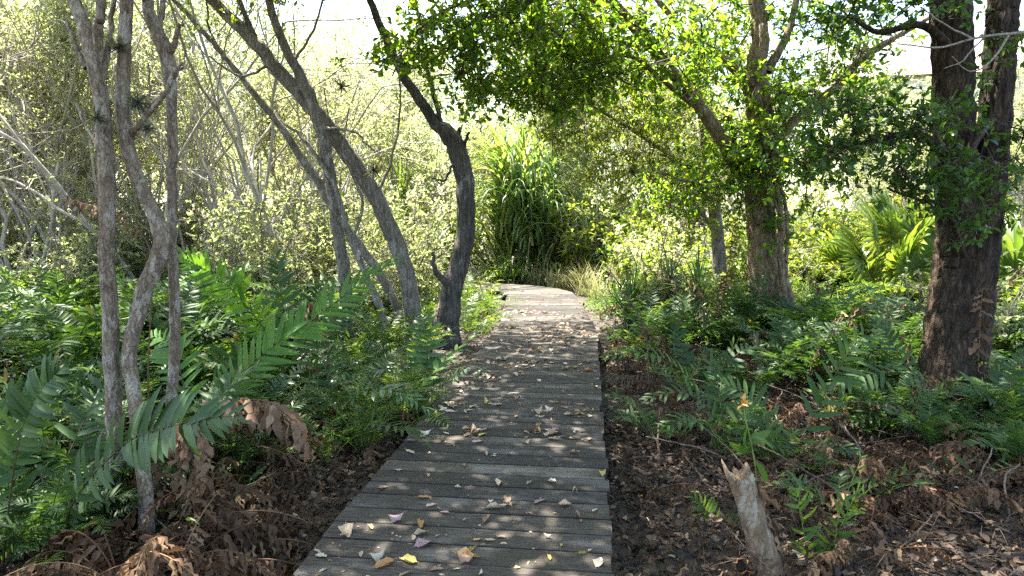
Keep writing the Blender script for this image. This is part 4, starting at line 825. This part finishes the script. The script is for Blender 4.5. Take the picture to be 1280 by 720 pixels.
def stump():
    base = P(972, 752, 3.4); base[2] = min(base[2], gnd(base[0], base[1]))
    root = thing('stump', 'leaning broken stump with peeling pale bark near the boards', 'stump', base)
    mb = MB(); p = np.array([[0, 0, 0, .095], *[np.append(P(a, b, Y) - base, d / 2 * Y / F) for a, b, Y, d in ((960, 712, 3.4, 37), (946, 665, 3.4, 34), (934, 625, 3.4, 33), (924, 594, 3.4, 32))]])
    s_ = spline(p, 26); tube(mb, s_[:, :3], s_[:, 3], 20, 0, .07, 3, .03, cap=False)
    # jagged broken rim and sunken heart
    top = s_[-1, :3]; ax = unit(s_[-1, :3] - s_[-4, :3]); rim = mb.v[-1][-20:]
    up_ = rng.uniform(-.012, .05, 20)[:, None]; up_[3:8] += .06; up_[12:15] -= .02
    rim2 = rim + ax * up_; inn = top + (rim - top) * .72 + ax * (up_ * .4 - .01)
    v = np.vstack([rim, rim2, inn, [top - ax * .03]]); q = []; tr = []
    for i in range(20):
        j = (i + 1) % 20; q += [[i, j, 20 + j, 20 + i], [20 + i, 20 + j, 40 + j, 40 + i]]; tr.append([40 + i, 40 + j, 60])
    mb.obj('trunk', M['bark_stump'], root)
    m2 = MB(); m2.add(v, tr, q); m2.obj('broken_top', M['cut'], root)
    m3 = MB(); c = spline([s_[24, :3] + [.05, 0, .02], s_[20, :3] + [.075, -.01, 0], s_[12, :3] + [.1, -.02, 0], s_[4, :3] + [.11, -.02, 0]], 16)
    n = 46; i = rng.integers(0, 16, n); leaves(m3, c[i] + rng.normal(0, .012, (n, 3)), rng.normal(0, .5, (n, 3)) + [0, 0, -.8], rng.normal(size=(n, 3)), U(.06, .14, n), T_DEAD, 0, 1.6)
    m3.obj('peeling_bark', M['dead'], root)
stump()
def stalk():
    b = P(945, 640, 3.95); b[2] = gnd(b[0], b[1]); root = thing('dry_stalk', 'dry stalk with an orange tip standing behind the stump', 'plant', b)
    mb = MB(); c = spline([[0, 0, 0], *[P(x_, y_, 3.95) - b for x_, y_ in ((946, 600), (940, 560), (932, 525), (929, 505))]], 16); tube(mb, c, np.linspace(.006, .003, 16), 6); mb.obj('stem', M['rachis_green'], root)
    m2 = MB(); n = 16; leaves(m2, c[-1] + rng.normal(0, .008, (n, 3)), rng.normal(0, .5, (n, 3)) + [0, 0, .4], rng.normal(size=(n, 3)), U(.03, .055, n), T_OVAL); m2.obj('flower', M['petal'], root)
    m3 = MB(); n = 6; leaves(m3, c[[6, 7, 8, 8, 9, 10]], rng.normal(0, .6, (n, 3)) + [0, 0, -.2], rng.normal(size=(n, 3)) + [0, 0, .6], U(.12, .18, n), T_OVAL, 0, .9); m3.obj('leaf_tuft', M['fern_bright'], root)
stalk()

def stick(label, pts_, r, mat='twig', group=None, name='fallen_branch', forks=()):
    p = np.array([P(*q) for q in pts_]); b = p[0].copy(); mb = MB()
    c = spline(p - b, 18) + np.concatenate([[[0, 0, 0]], rng.normal(0, .006, (16, 3)), [[0, 0, 0]]]); tube(mb, c, np.linspace(r, r * .5, 18), 7, 0, .06)
    for f in forks:
        q = np.array([P(*s_) for s_ in f]) - b; tube(mb, spline(q, 10), np.linspace(r * .6, r * .25, 10), 6, 0, .05)
    tag(mb.obj(name, M[mat], None, b), label, 'branch', group)
stick('brown stick lying level among the dead fronds beside the boards', [(300, 603, 4.6), (360, 608, 4.6), (435, 612, 4.6)], .009, 'twig')
stick('grey stick low in the shade pointing at the boards', [(240, 698, 3.85), (275, 708, 3.85), (310, 722, 3.85)], .01, 'twig')
stick('thin stick sloping under the hanging brown frond', [(262, 640, 4.4), (330, 612, 4.5), (400, 606, 4.6)], .007, 'twig_dark')
stick('forked pale branch lying across the litter near the front', [(1010, 700, 3.95), (1075, 668, 4.0), (1140, 685, 3.9), (1185, 705, 3.8)], .012, 'twig', forks=[[(1140, 685, 3.9), (1200, 660, 4), (1260, 640, 4.1)], [(1075, 668, 4.0), (1040, 655, 4.1), (1000, 660, 4.2)]])
stick('curved grey vine rising from the litter below the dark trunk', [(1180, 700, 3.85), (1208, 665, 3.9), (1213, 630, 3.95), (1225, 595, 4.0), (1240, 560, 4.1)], .008, 'twig_mid')
stick('upright wiry vine at the litter edge', [(1245, 715, 3.75), (1250, 670, 3.75), (1262, 640, 3.8), (1256, 600, 3.9), (1275, 580, 4)], .008, 'twig_mid')
for a in range(84):
    side_r = a < 68
    x, y = (U(1.1, 4.6), U(3.3, 6.8)) if side_r else (U(-3.2, -1.3), U(3.6, 5.2))
    if on_deck(x, y, .3): continue
    ang, L = U(0, 3.14), U(.35, 1.1); dz = U(0, .34); mb = MB()
    c = spline([[-L / 2 * math.cos(ang), -L / 2 * math.sin(ang), 0], [rng.normal(0, .06), rng.normal(0, .06), dz * .7], [L / 2 * math.cos(ang), L / 2 * math.sin(ang), dz]], 14) + rng.normal(0, .004, (14, 3))
    tube(mb, c, np.linspace(U(.005, .011), .003, 14), 6, 0, .05)
    tag(mb.obj('fallen_twig', M['twig_mid' if a % 3 else 'twig_dark'], None, (x, y, gnd(x, y) + .02)), 'thin grey twig lying in the brown litter on the stump side' if side_r else 'thin twig lying in the shade under the slender trunks', 'twig', 'twigs in the stump side litter' if side_r else 'twigs under the slender trunks')

# ------------------------------------------------------------------ litter and undergrowth (uncountable)
def litter():
    mb = MB(); n = 52000
    x = U(-7, 8, n); y = 1.5 + 13 * rng.random(n) ** 1.3; near = rng.random(n) < .5; x[near] = U(-4, 5, near.sum()); y[near] = U(2.7, 6, near.sum())
    keep = np.array([not on_deck(a, b, -.1) for a, b in zip(x, y)]); x, y = x[keep], y[keep]; n = len(x)
    z = GZ + .05 * np.sin(x * 1.3 + .4) * np.cos(y * .9) + .03 * np.sin(x * 3.1 + y * 2.3) + np.abs(rng.normal(0, .03, n)) + .005
    leaves(mb, np.c_[x, y, z], np.c_[rng.normal(size=(n, 2)), rng.normal(0, .4, n)], np.c_[rng.normal(0, .7, (n, 2)), np.ones(n)], U(.02, .078, n) , T_OVAL, 0, U(.5, 1.5, n))
    tag(mb.obj('leaf_litter', M['litter']), 'brown leaf litter covering the soil beside the boardwalk', 'leaves', None, 'stuff')
    mb = MB(); n = 6500
    x = U(.8, 6, n); y = U(3.2, 8.5, n); keep = np.array([not on_deck(a, b, .1) for a, b in zip(x, y)]); x, y = x[keep], y[keep]; n = len(x)
    h = np.clip(.5 * (np.sin(x * 2.3 + 1) * np.sin(y * 1.9) + .55), 0, 1)
    leaves(mb, np.c_[x, y, GZ + rng.random(n) * (.05 + .32 * h)], np.c_[rng.normal(size=(n, 2)), rng.normal(-.3, .6, n)], rng.normal(size=(n, 3)), U(.03, .11, n), T_DEAD, 0, U(.6, 1.5, n))
    x = U(-4, -.9, 4200); y = U(2.9, 6.6, 4200); keep = np.array([not on_deck(a, b, .1) for a, b in zip(x, y)]); x, y = x[keep], y[keep]; n = len(x)
    leaves(mb, np.c_[x, y, GZ + rng.random(n) * .11], np.c_[rng.normal(size=(n, 2)), rng.normal(-.3, .6, n)], rng.normal(size=(n, 3)), U(.03, .11, n), T_DEAD, 0, U(.6, 1.5, n))
    n = 2600; x = np.where(rng.random(n) < .75, U(.9, 5.5, n), U(-4, -1.2, n)); y = U(3.2, 8, n); keep = np.array([not on_deck(a, b, .2) for a, b in zip(x, y)]); x, y = x[keep], y[keep]; n = len(x)
    A = np.c_[x, y, GZ + rng.random(n) * .2]; sticks(mb, A, A + rng.normal(size=(n, 3)) * [.16, .16, .09], U(.001, .0028, n), 1)
    tag(mb.obj('frond_debris', [M['dead'], M['twig_dark']]), 'tangle of broken brown frond scraps over the soil', 'debris', None, 'stuff')
litter()
def undergrowth(n, x0, x1, y0, y1, h, T, mat, label, size, mg=.15, name='undergrowth', up=.4):
    mb = MB(); x = U(x0, x1, n); y = U(y0, y1, n); keep = np.array([not on_deck(a, b, mg) for a, b in zip(x, y)]); x, y = x[keep], y[keep]; m_ = len(x)
    hh = h * np.clip(.55 + .45 * np.sin(x * 1.7 + 2) * np.sin(y * 1.4 + 1) + .2 * np.sin(x * 4.1 + y * 3.3), .1, 1.2)
    leaves(mb, np.c_[x, y, GZ + hh * rng.random(m_) ** .8], np.c_[rng.normal(size=(m_, 2)), rng.normal(up, .5, m_)], np.c_[rng.normal(0, .6, (m_, 2)), np.ones(m_)], size * U(.5, 1.2, m_), T)
    tag(mb.obj(name, M[mat]), label, 'undergrowth', None, 'stuff')
undergrowth(17000, -11, -1.6, 5.6, 13, .75, T_LANCE, 'fern', 'low leafy undergrowth between the ferns behind the slender trunks', .16)
undergrowth(12000, -14, 0, 11, 17, .8, T_LANCE, 'shrub', 'pale sunlit undergrowth at the foot of the thicket', .16)
undergrowth(9000, 1.4, 12, 8, 15, .55, T_LANCE, 'fern_bright', 'leafy undergrowth around the tan tree', .15)
undergrowth(2600, -4.5, -1.7, 3.6, 6, .4, T_LANCE, 'fern', 'dark low leaves under the foremost ferns', .15)

# ------------------------------------------------------------------ strap-leaf clump, spiky plants, palms, grasses
def strap_plant(name, label, base, n, L, mat, cat='plant', wid=.03, rise=(60, 88), sag=(60, 140), spread=.3, group=None, stems=0, part='foliage', zoff=0, stemh=1.0):
    root = thing(name, label, cat, base, group); mb = MB()
    for k in range(n):
        a = U(0, 6.28); l = L * U(.6, 1.1); m_ = 9; t_ = np.linspace(0, 1, m_)
        th = R(U(*rise)) - t_ ** 1.6 * R(U(*sag)); st = l / (m_ - 1)
        xx = np.concatenate([[0], np.cumsum(np.cos(th[:-1]) * st)]); zz = np.concatenate([[0], np.cumsum(np.sin(th[:-1]) * st)])
        r0 = spread * math.sqrt(rng.random()); a0 = U(0, 6.28)
        ctr = np.stack([r0 * math.cos(a0) + xx * math.cos(a), r0 * math.sin(a0) + xx * math.sin(a), zz + (U(0.05, 1) * zoff if zoff else 0)], 1)
        sd_ = np.array([-math.sin(a), math.cos(a), 0]) * wid * U(.7, 1.2); w_ = np.interp(t_, [0, .2, .6, 1], [.7, 1, .8, .03])[:, None]
        fold = np.array([0, 0, .35 * wid])
        v = np.stack([ctr + sd_ * w_ + fold * w_, ctr, ctr - sd_ * w_ + fold * w_], 1).reshape(-1, 3); q = []
        for i in range(m_ - 1): b_ = 3 * i; q += [[b_, b_ + 1, b_ + 4, b_ + 3], [b_ + 1, b_ + 2, b_ + 5, b_ + 4]]
        mb.add(v, None, q)
    mb.obj(part, M[mat], root)
    if stems:
        m2 = MB()
        for k in range(stems):
            a, r0 = U(0, 6.28), spread * 1.2 * math.sqrt(rng.random()); tube(m2, spline([[r0 * math.cos(a), r0 * math.sin(a), 0], [r0 * 1.2 * math.cos(a), r0 * 1.2 * math.sin(a), stemh * .5], [r0 * 1.5 * math.cos(a), r0 * 1.5 * math.sin(a), stemh * U(.7, 1.1)]], 8), np.full(8, U(.012, .03)), 6)
        m2.obj('stem', M['drygrass'] if stems > 10 else M['bark_tan'], root)
    return root
def gz(px, Y): p = P(px, 300, Y); return np.array([p[0], Y, gnd(p[0], Y)])
strap_plant('strap_leaf_clump', 'tall clump of drooping strap leaves at the end of the boardwalk', gz(652, 19.6), 430, 3.3, 'strap', wid=.055, rise=(66, 92), sag=(135, 200), spread=.9, stems=18, zoff=2.9, stemh=1.6)
strap_plant('strap_leaf_clump', 'shorter dark strap leaf clump just beside the tall drooping one', gz(715, 20.2), 170, 2.8, 'strap', wid=.045, rise=(60, 88), sag=(80, 160), spread=.7, zoff=1.7)
strap_plant('strap_leaf_clump', 'low strap leaf clump at the foot of the tall drooping one', gz(632, 18.9), 110, 1.4, 'strap', wid=.035, rise=(45, 85), sag=(70, 140), spread=.5)
strap_plant('spiky_shrub', 'pale spiky rosette on a stem behind the bowed trunk', gz(505, 15.5), 110, 1.3, 'palm', 'plant', wid=.03, rise=(5, 88), sag=(5, 40), spread=.12, stems=3, zoff=2.4, stemh=2.4)
strap_plant('spiky_shrub', 'small pale spiky rosette lower behind the leaning trunks', gz(535, 16.5), 90, 1.1, 'palm', 'plant', wid=.03, rise=(5, 88), sag=(5, 50), spread=.12, stems=2, zoff=1.5, stemh=1.5)
for px, Y, lab, L, zo in ((872, 9.6, 'dark spiky rosette in front of the tan tree', .62, 1.0), (790, 10.2, 'dark spiky rosette leaning out near the boards', .75, .7), (838, 10.8, 'spiky rosette half hidden behind the dark one', .7, .95), (770, 13.2, 'spiky rosette where the boards bend', .7, .25)):
    strap_plant('spiky_plant', lab, gz(px, Y), 90, L, 'spiky', 'plant', wid=.018, rise=(-5, 88), sag=(5, 45), spread=.06, stems=2, zoff=zo, stemh=zo)
strap_plant('spiky_plant', 'arching spiky tuft right of centre by the tan trunk'.replace('right of centre ', ''), gz(1060, 10.8), 110, 1.0, 'spiky', 'plant', wid=.02, rise=(10, 88), sag=(20, 80), spread=.1)
for px, Y, L, lab in ((700, 17.5, .9, 'dry grass tuft at the far bend, closest to the strap leaf clump'), (735, 16.6, 1.0, 'dry straw grass tuft on the outer side of the bend'), (770, 17.2, 1.2, 'tall dry grass tuft behind the outer bend'), (672, 18.6, .7, 'short dry grass under the strap leaf clump'), (820, 16.5, 1.2, 'dry grass tuft in the gap before the yellowish tree'), (860, 15.5, 1.0, 'dry grass by the yellowish tree foot'), (755, 15.0, .7, 'greyish dry grass beside the bend edge')):
    strap_plant('dry_grass_tuft', lab, gz(px, Y), 170, L, 'drygrass', 'grass', wid=.008, rise=(50, 89), sag=(20, 110), spread=.35)

def fan_palm(base, label, n, L, h, group=None):
    root = thing('fan_palm', label, 'palm', base, group)
    for k in range(n):
        mb = MB(); a = U(0, 6.28); el = R(U(15, 80)); pl = h * U(.7, 1.1); d = np.array([math.cos(a) * math.cos(el), math.sin(a) * math.cos(el), math.sin(el)])
        c = spline([[0, 0, 0], d * pl * .6 + [0, 0, .05], d * pl], 8); tube(mb, c, np.linspace(.012, .007, 8), 5, 1)
        hub = c[-1]; sd_ = unit(np.cross(d, [0, 0, 1])); nr = unit(np.cross(sd_, d)); m_ = 22; an = np.linspace(-2.1, 2.1, m_)
        dd = np.cos(an)[:, None] * d + np.sin(an)[:, None] * sd_; dd[:, 2] -= .1
        leaves(mb, np.repeat(hub[None], m_, 0), dd, nr + rng.normal(0, .15, (m_, 3)), L * U(.85, 1.1, m_) * np.interp(np.abs(an), [0, 2.1], [1, .7]), T_LANCE, 0, .85)
        mb.obj('fan_leaf', [M['palm'], M['rachis_green']], root)
for px, Y, n, L, h, lab in ((1120, 11.5, 12, .9, 1.5, 'sunlit fan palm between the tan tree and the dark trunk'), (1150, 12.8, 11, .9, 1.9, 'taller fan palm half behind the dark double trunk'), (1275, 10.8, 10, .85, 1.2, 'fan palm past the dark double trunk'), (1065, 13.5, 10, .8, 1.0, 'small fan palm near the pale house'), (1010, 14.5, 9, .8, .8, 'low fan palm behind the tan trunk')):
    fan_palm(gz(px, Y), lab, n, L, h)

# air plants on trunks
def air_plant(px, py, Y, r, lab):
    mb = MB(); n = 70; d = rdir(n); p = np.repeat(P(px, py, Y)[None], n, 0) ; b = P(px, py, Y)
    leaves(mb, p - b, d + [0, 0, .1], rng.normal(size=(n, 3)), r * U(.6, 1.2, n), T_LANCE, 0, .55)
    tag(mb.obj('air_plant', M['air'], None, b), lab, 'plant')
M['air'] = leaf_mat('air_plant_leaf', [(0, (.05, .055, .035)), (.6, (.1, .11, .075)), (1, (.16, .15, .11))], .2, .6)
for a in ((172, 128, 3.92, .09, 'grey air plant perched on the kinked trunk above its side branch'), (184, 162, 3.9, .06, 'small air plant at the base of the side branch'), (120, 148, 3.82, .08, 'shaggy air plant on the straight knobbly trunk'), (148, 60, 3.95, .07, 'air plant caught high between two slender trunks'),
          (467, 213, 8.9, .16, 'air plant ball on the thick leaning trunk'), (436, 292, 8.6, .1, 'air plant low on the thin twisted stem'), (427, 108, 9.0, .13, 'air plant high among the leaning stems'), (792, 215, 11.4, .12, 'dark air plant hanging in the yellowish tree'), (700, 150, 11.4, .13, 'dark air plant near the yellowish tree edge'), (1075, 66, 9.4, .14, 'air plant on the far limb of the tan tree')):
    air_plant(*a)

# ------------------------------------------------------------------ thicket trees, shrubs and far woods
def thicket_proto(seed, H, nl, leaf, bare=False):
    r = np.random.default_rng(seed); tr = MB(); cr = MB(); ends = []
    def grow(p, d, L, rad, depth):
        n = 7; pts_ = [p]; dd = d.copy()
        for k in range(n - 1):
            dd = unit(dd + r.normal(0, .16, 3) + [0, 0, .05]); pts_.append(pts_[-1] + dd * L / (n - 1))
        tube(tr, np.array(pts_), np.linspace(rad, rad * .6, n), 6 if depth < 2 else 4, 0, .05)
        if depth >= 1: ends.extend(pts_[2:])
        if depth < 3:
            for k in range(r.integers(2, 4)):
                i = r.integers(2, n); grow(pts_[i], unit(dd + r.normal(0, .55, 3) + [0, 0, .15]), L * r.uniform(.5, .8), rad * .55, depth + 1)
    for s_ in range(r.integers(1, 4)):
        grow(np.array([r.normal(0, .1), r.normal(0, .1), 0.]), unit(np.array([r.normal(0, .28), r.normal(0, .28), 1])), H * .5, .03 + .016 * r.random(), 0)
    e = np.array(ends); e = e[r.integers(0, len(e), nl // 6)]
    a, tip = clump_leaves(cr, e, 2, 5, .2, leaf, T_RHOMB, 0, .9); sticks(cr, a[::2], tip[::2], .004)
    return tr.mesh('trunk', M['twig_pale']), cr.mesh('crown', [M['thicket'], M['twig_pale']])
PROTO = [thicket_proto(100 + i, (5.6, 6.8, 5, 7.4, 6.2, 8)[i], (4600, 5500, 3800, 6000, 4300, 5800)[i], .075) for i in range(6)]
def thicket(n, x0, x1, y0, y1, lab, grp, s0=.8, s1=1.25):
    k = 0
    while k < n:
        x, y = U(x0, x1), U(y0, y1)
        if on_deck(x, y, 1.0) or (-3.6 < x < 2.1 and 13 < y < 22.5): continue
        root = thing('thicket_tree', lab, 'tree', (x, y, gnd(x, y) - .05), grp, U(0, 6.28), U(s0, s1)); a = random.choice(PROTO)
        child('trunk', a[0], root); child('crown', a[1], root); k += 1
thicket(30, -17, -2.5, 14.2, 20, 'thin pale stemmed tree with sparse small leaves in the sunlit thicket', 'thicket trees behind the slender trunks', .9, 1.45)
thicket(40, -26, -1, 19, 29, 'far slender tree deep in the sunlit thicket', 'far thicket trees behind the slender trunks', 1, 1.5)
thicket(20, -1, 7, 21, 28, 'sunlit tree behind the strap leaf clump and the bend', 'trees behind the bend', .9, 1.4)
thicket(9, -7, 1.5, 22.6, 27, 'pale leafy tree rising behind the bowed trunk and the strap leaf clumps', 'trees behind the bowed trunk', 1.1, 1.5)
thicket(20, 4, 20, 16, 24, 'sunlit tree beyond the tan tree near the pale house', 'trees near the pale house', .8, 1.3)
thicket(6, 7.5, 11.5, 13.5, 17, 'leafy sunlit tree between the fan palms and the pale house', 'trees behind the fan palms', .8, 1.0)
BARE = [thicket_proto(400 + i, (5.5, 7, 6.2)[i], (700, 900, 600)[i], .07) for i in range(3)]
PROTO, FULL = BARE, PROTO
thicket(26, -14, -2.6, 11, 15.5, 'nearly bare thin pale sapling in front of the leafy thicket', 'bare saplings before the thicket', .9, 1.3)
PROTO = FULL
def shrub_proto(seed, mat, T, leaf, n):
    r = np.random.default_rng(seed); st = MB(); fo = MB(); ends = []
    for k in range(7):
        a = r.uniform(0, 6.28); e = r.uniform(.5, 1.3); p = spline([[0, 0, 0], [math.cos(a) * .2, math.sin(a) * .2, e * .5], [math.cos(a) * .45, math.sin(a) * .45, e]], 7); tube(st, p, np.linspace(.014, .005, 7), 5); ends += list(p[2:])
    e = np.array(ends)[r.integers(0, len(ends), n)]; a, tip = clump_leaves(fo, e, 2, 6, .17, leaf, T, 0, .9); sticks(fo, a, tip, .003)
    return st.mesh('stem', M['twig']), fo.mesh('foliage', [M[mat], M['twig']])
SHR = [shrub_proto(200 + i, ('shrub', 'thicket', 'canopy_yellow', 'shrub')[i], T_OVAL if i % 2 else T_OBOV, (.09, .07, .1, .12)[i], 110) for i in range(4)]
PALE = [shrub_proto(300 + i, ('thicket', 'pale_shrub', 'thicket')[i], T_OVAL, (.055, .065, .05)[i], (230, 190, 260)[i]) for i in range(3)]
def shrubs(n, x0, x1, y0, y1, lab, grp, s0=.9, s1=1.6, protos=None):
    k = 0
    while k < n:
        x, y = U(x0, x1), U(y0, y1)
        if on_deck(x, y, .9) or (abs(x - .5) < 1.3 and y < 19): continue
        root = thing('shrub', lab, 'shrub', (x, y, gnd(x, y) - .03), grp, U(0, 6.28), U(s0, s1)); a = random.choice(protos or SHR); child('stem', a[0], root); child('foliage', a[1], root); k += 1
shrubs(52, -15, -1.6, 11, 15.5, 'bushy sunlit shrub at the foot of the pale thicket', 'shrubs before the pale thicket', .9, 1.9, PALE)
shrubs(22, -5, 4.5, 18.5, 25, 'leafy shrub around the strap leaf clumps', 'shrubs around the strap leaf clumps', 1.2, 2.2)
shrubs(44, 2.6, 13, 12.5, 19, 'yellow green shrub behind the tan tree', 'shrubs behind the tan tree', .9, 1.8)
shrubs(11, 1.9, 5.6, 9.8, 13, 'low shrub among the ferns before the tan tree', 'low shrubs before the tan tree', .6, 1.0)
shrubs(8, 5.5, 11, 8, 12, 'leafy shrub behind the dark double trunk', 'shrubs behind the dark trunk', .8, 1.3)
def woods():
    mb = MB(); n = 3300
    x = U(-48, 48, n); y = U(30, 46, n); top = 11.5 + 3.0 * np.sin(x * .31 + 1) * np.sin(x * .13 + .4) + 2 * np.sin(x * .9)
    c = np.c_[x, y, top * rng.random(n) ** .8]
    clump_leaves(mb, c, 5, 12, .7, .19, T_RHOMB, 0, .9)
    n = 130; x = U(-45, 45, n); y = U(29, 40, n); a = np.c_[x, y, np.full(n, GZ)]; sticks(mb, a, a + np.c_[rng.normal(0, .8, (n, 2)), U(4, 8, n)], .08, 1)
    tag(mb.obj('woods', [M['thicket'], M['twig']]), 'pale far woods closing off the view', 'woods', None, 'stuff')
woods()

# ------------------------------------------------------------------ pale house beyond the trees
def house():
    base = np.array([17.2, 26.0, GZ]); root = thing('house', 'pale rendered house glimpsed between the trees beyond the dark trunk', 'house', base, rz=R(-12))
    mb = MB(); box(mb, (0, 0, 3.4), 9, 6, 6.8); mb.obj('wall', M['wall'], root, smooth=False)
    mb = MB(); v = [[-4.9, -3.4, 6.8], [4.9, -3.4, 6.8], [4.9, 3.4, 6.8], [-4.9, 3.4, 6.8], [-4.9, 0, 8.8], [4.9, 0, 8.8]]
    mb.add(v, [[0, 4, 3], [1, 2, 5]], [[0, 1, 5, 4], [2, 3, 4, 5], [0, 3, 2, 1]]); mb.obj('roof', M['roof'], root, smooth=False)
    for x in (-3.1, -.9, 1.4, 3.4):
        for z in (1.7, 4.9):
            f = MB(); box(f, (0, 0, .68), 1.16, .08, .08); box(f, (0, 0, -.68), 1.3, .14, .08); box(f, (-.54, 0, 0), .08, .08, 1.28); box(f, (.54, 0, 0), .08, .08, 1.28); box(f, (0, .01, 0), .05, .05, 1.28)
            fo = f.obj('window', M['trim'], root, (x, -3.035, z), smooth=False); g = MB(); box(g, (0, .02, 0), 1.0, .02, 1.28); g.obj('pane', M['glass'], fo, smooth=False)
house()
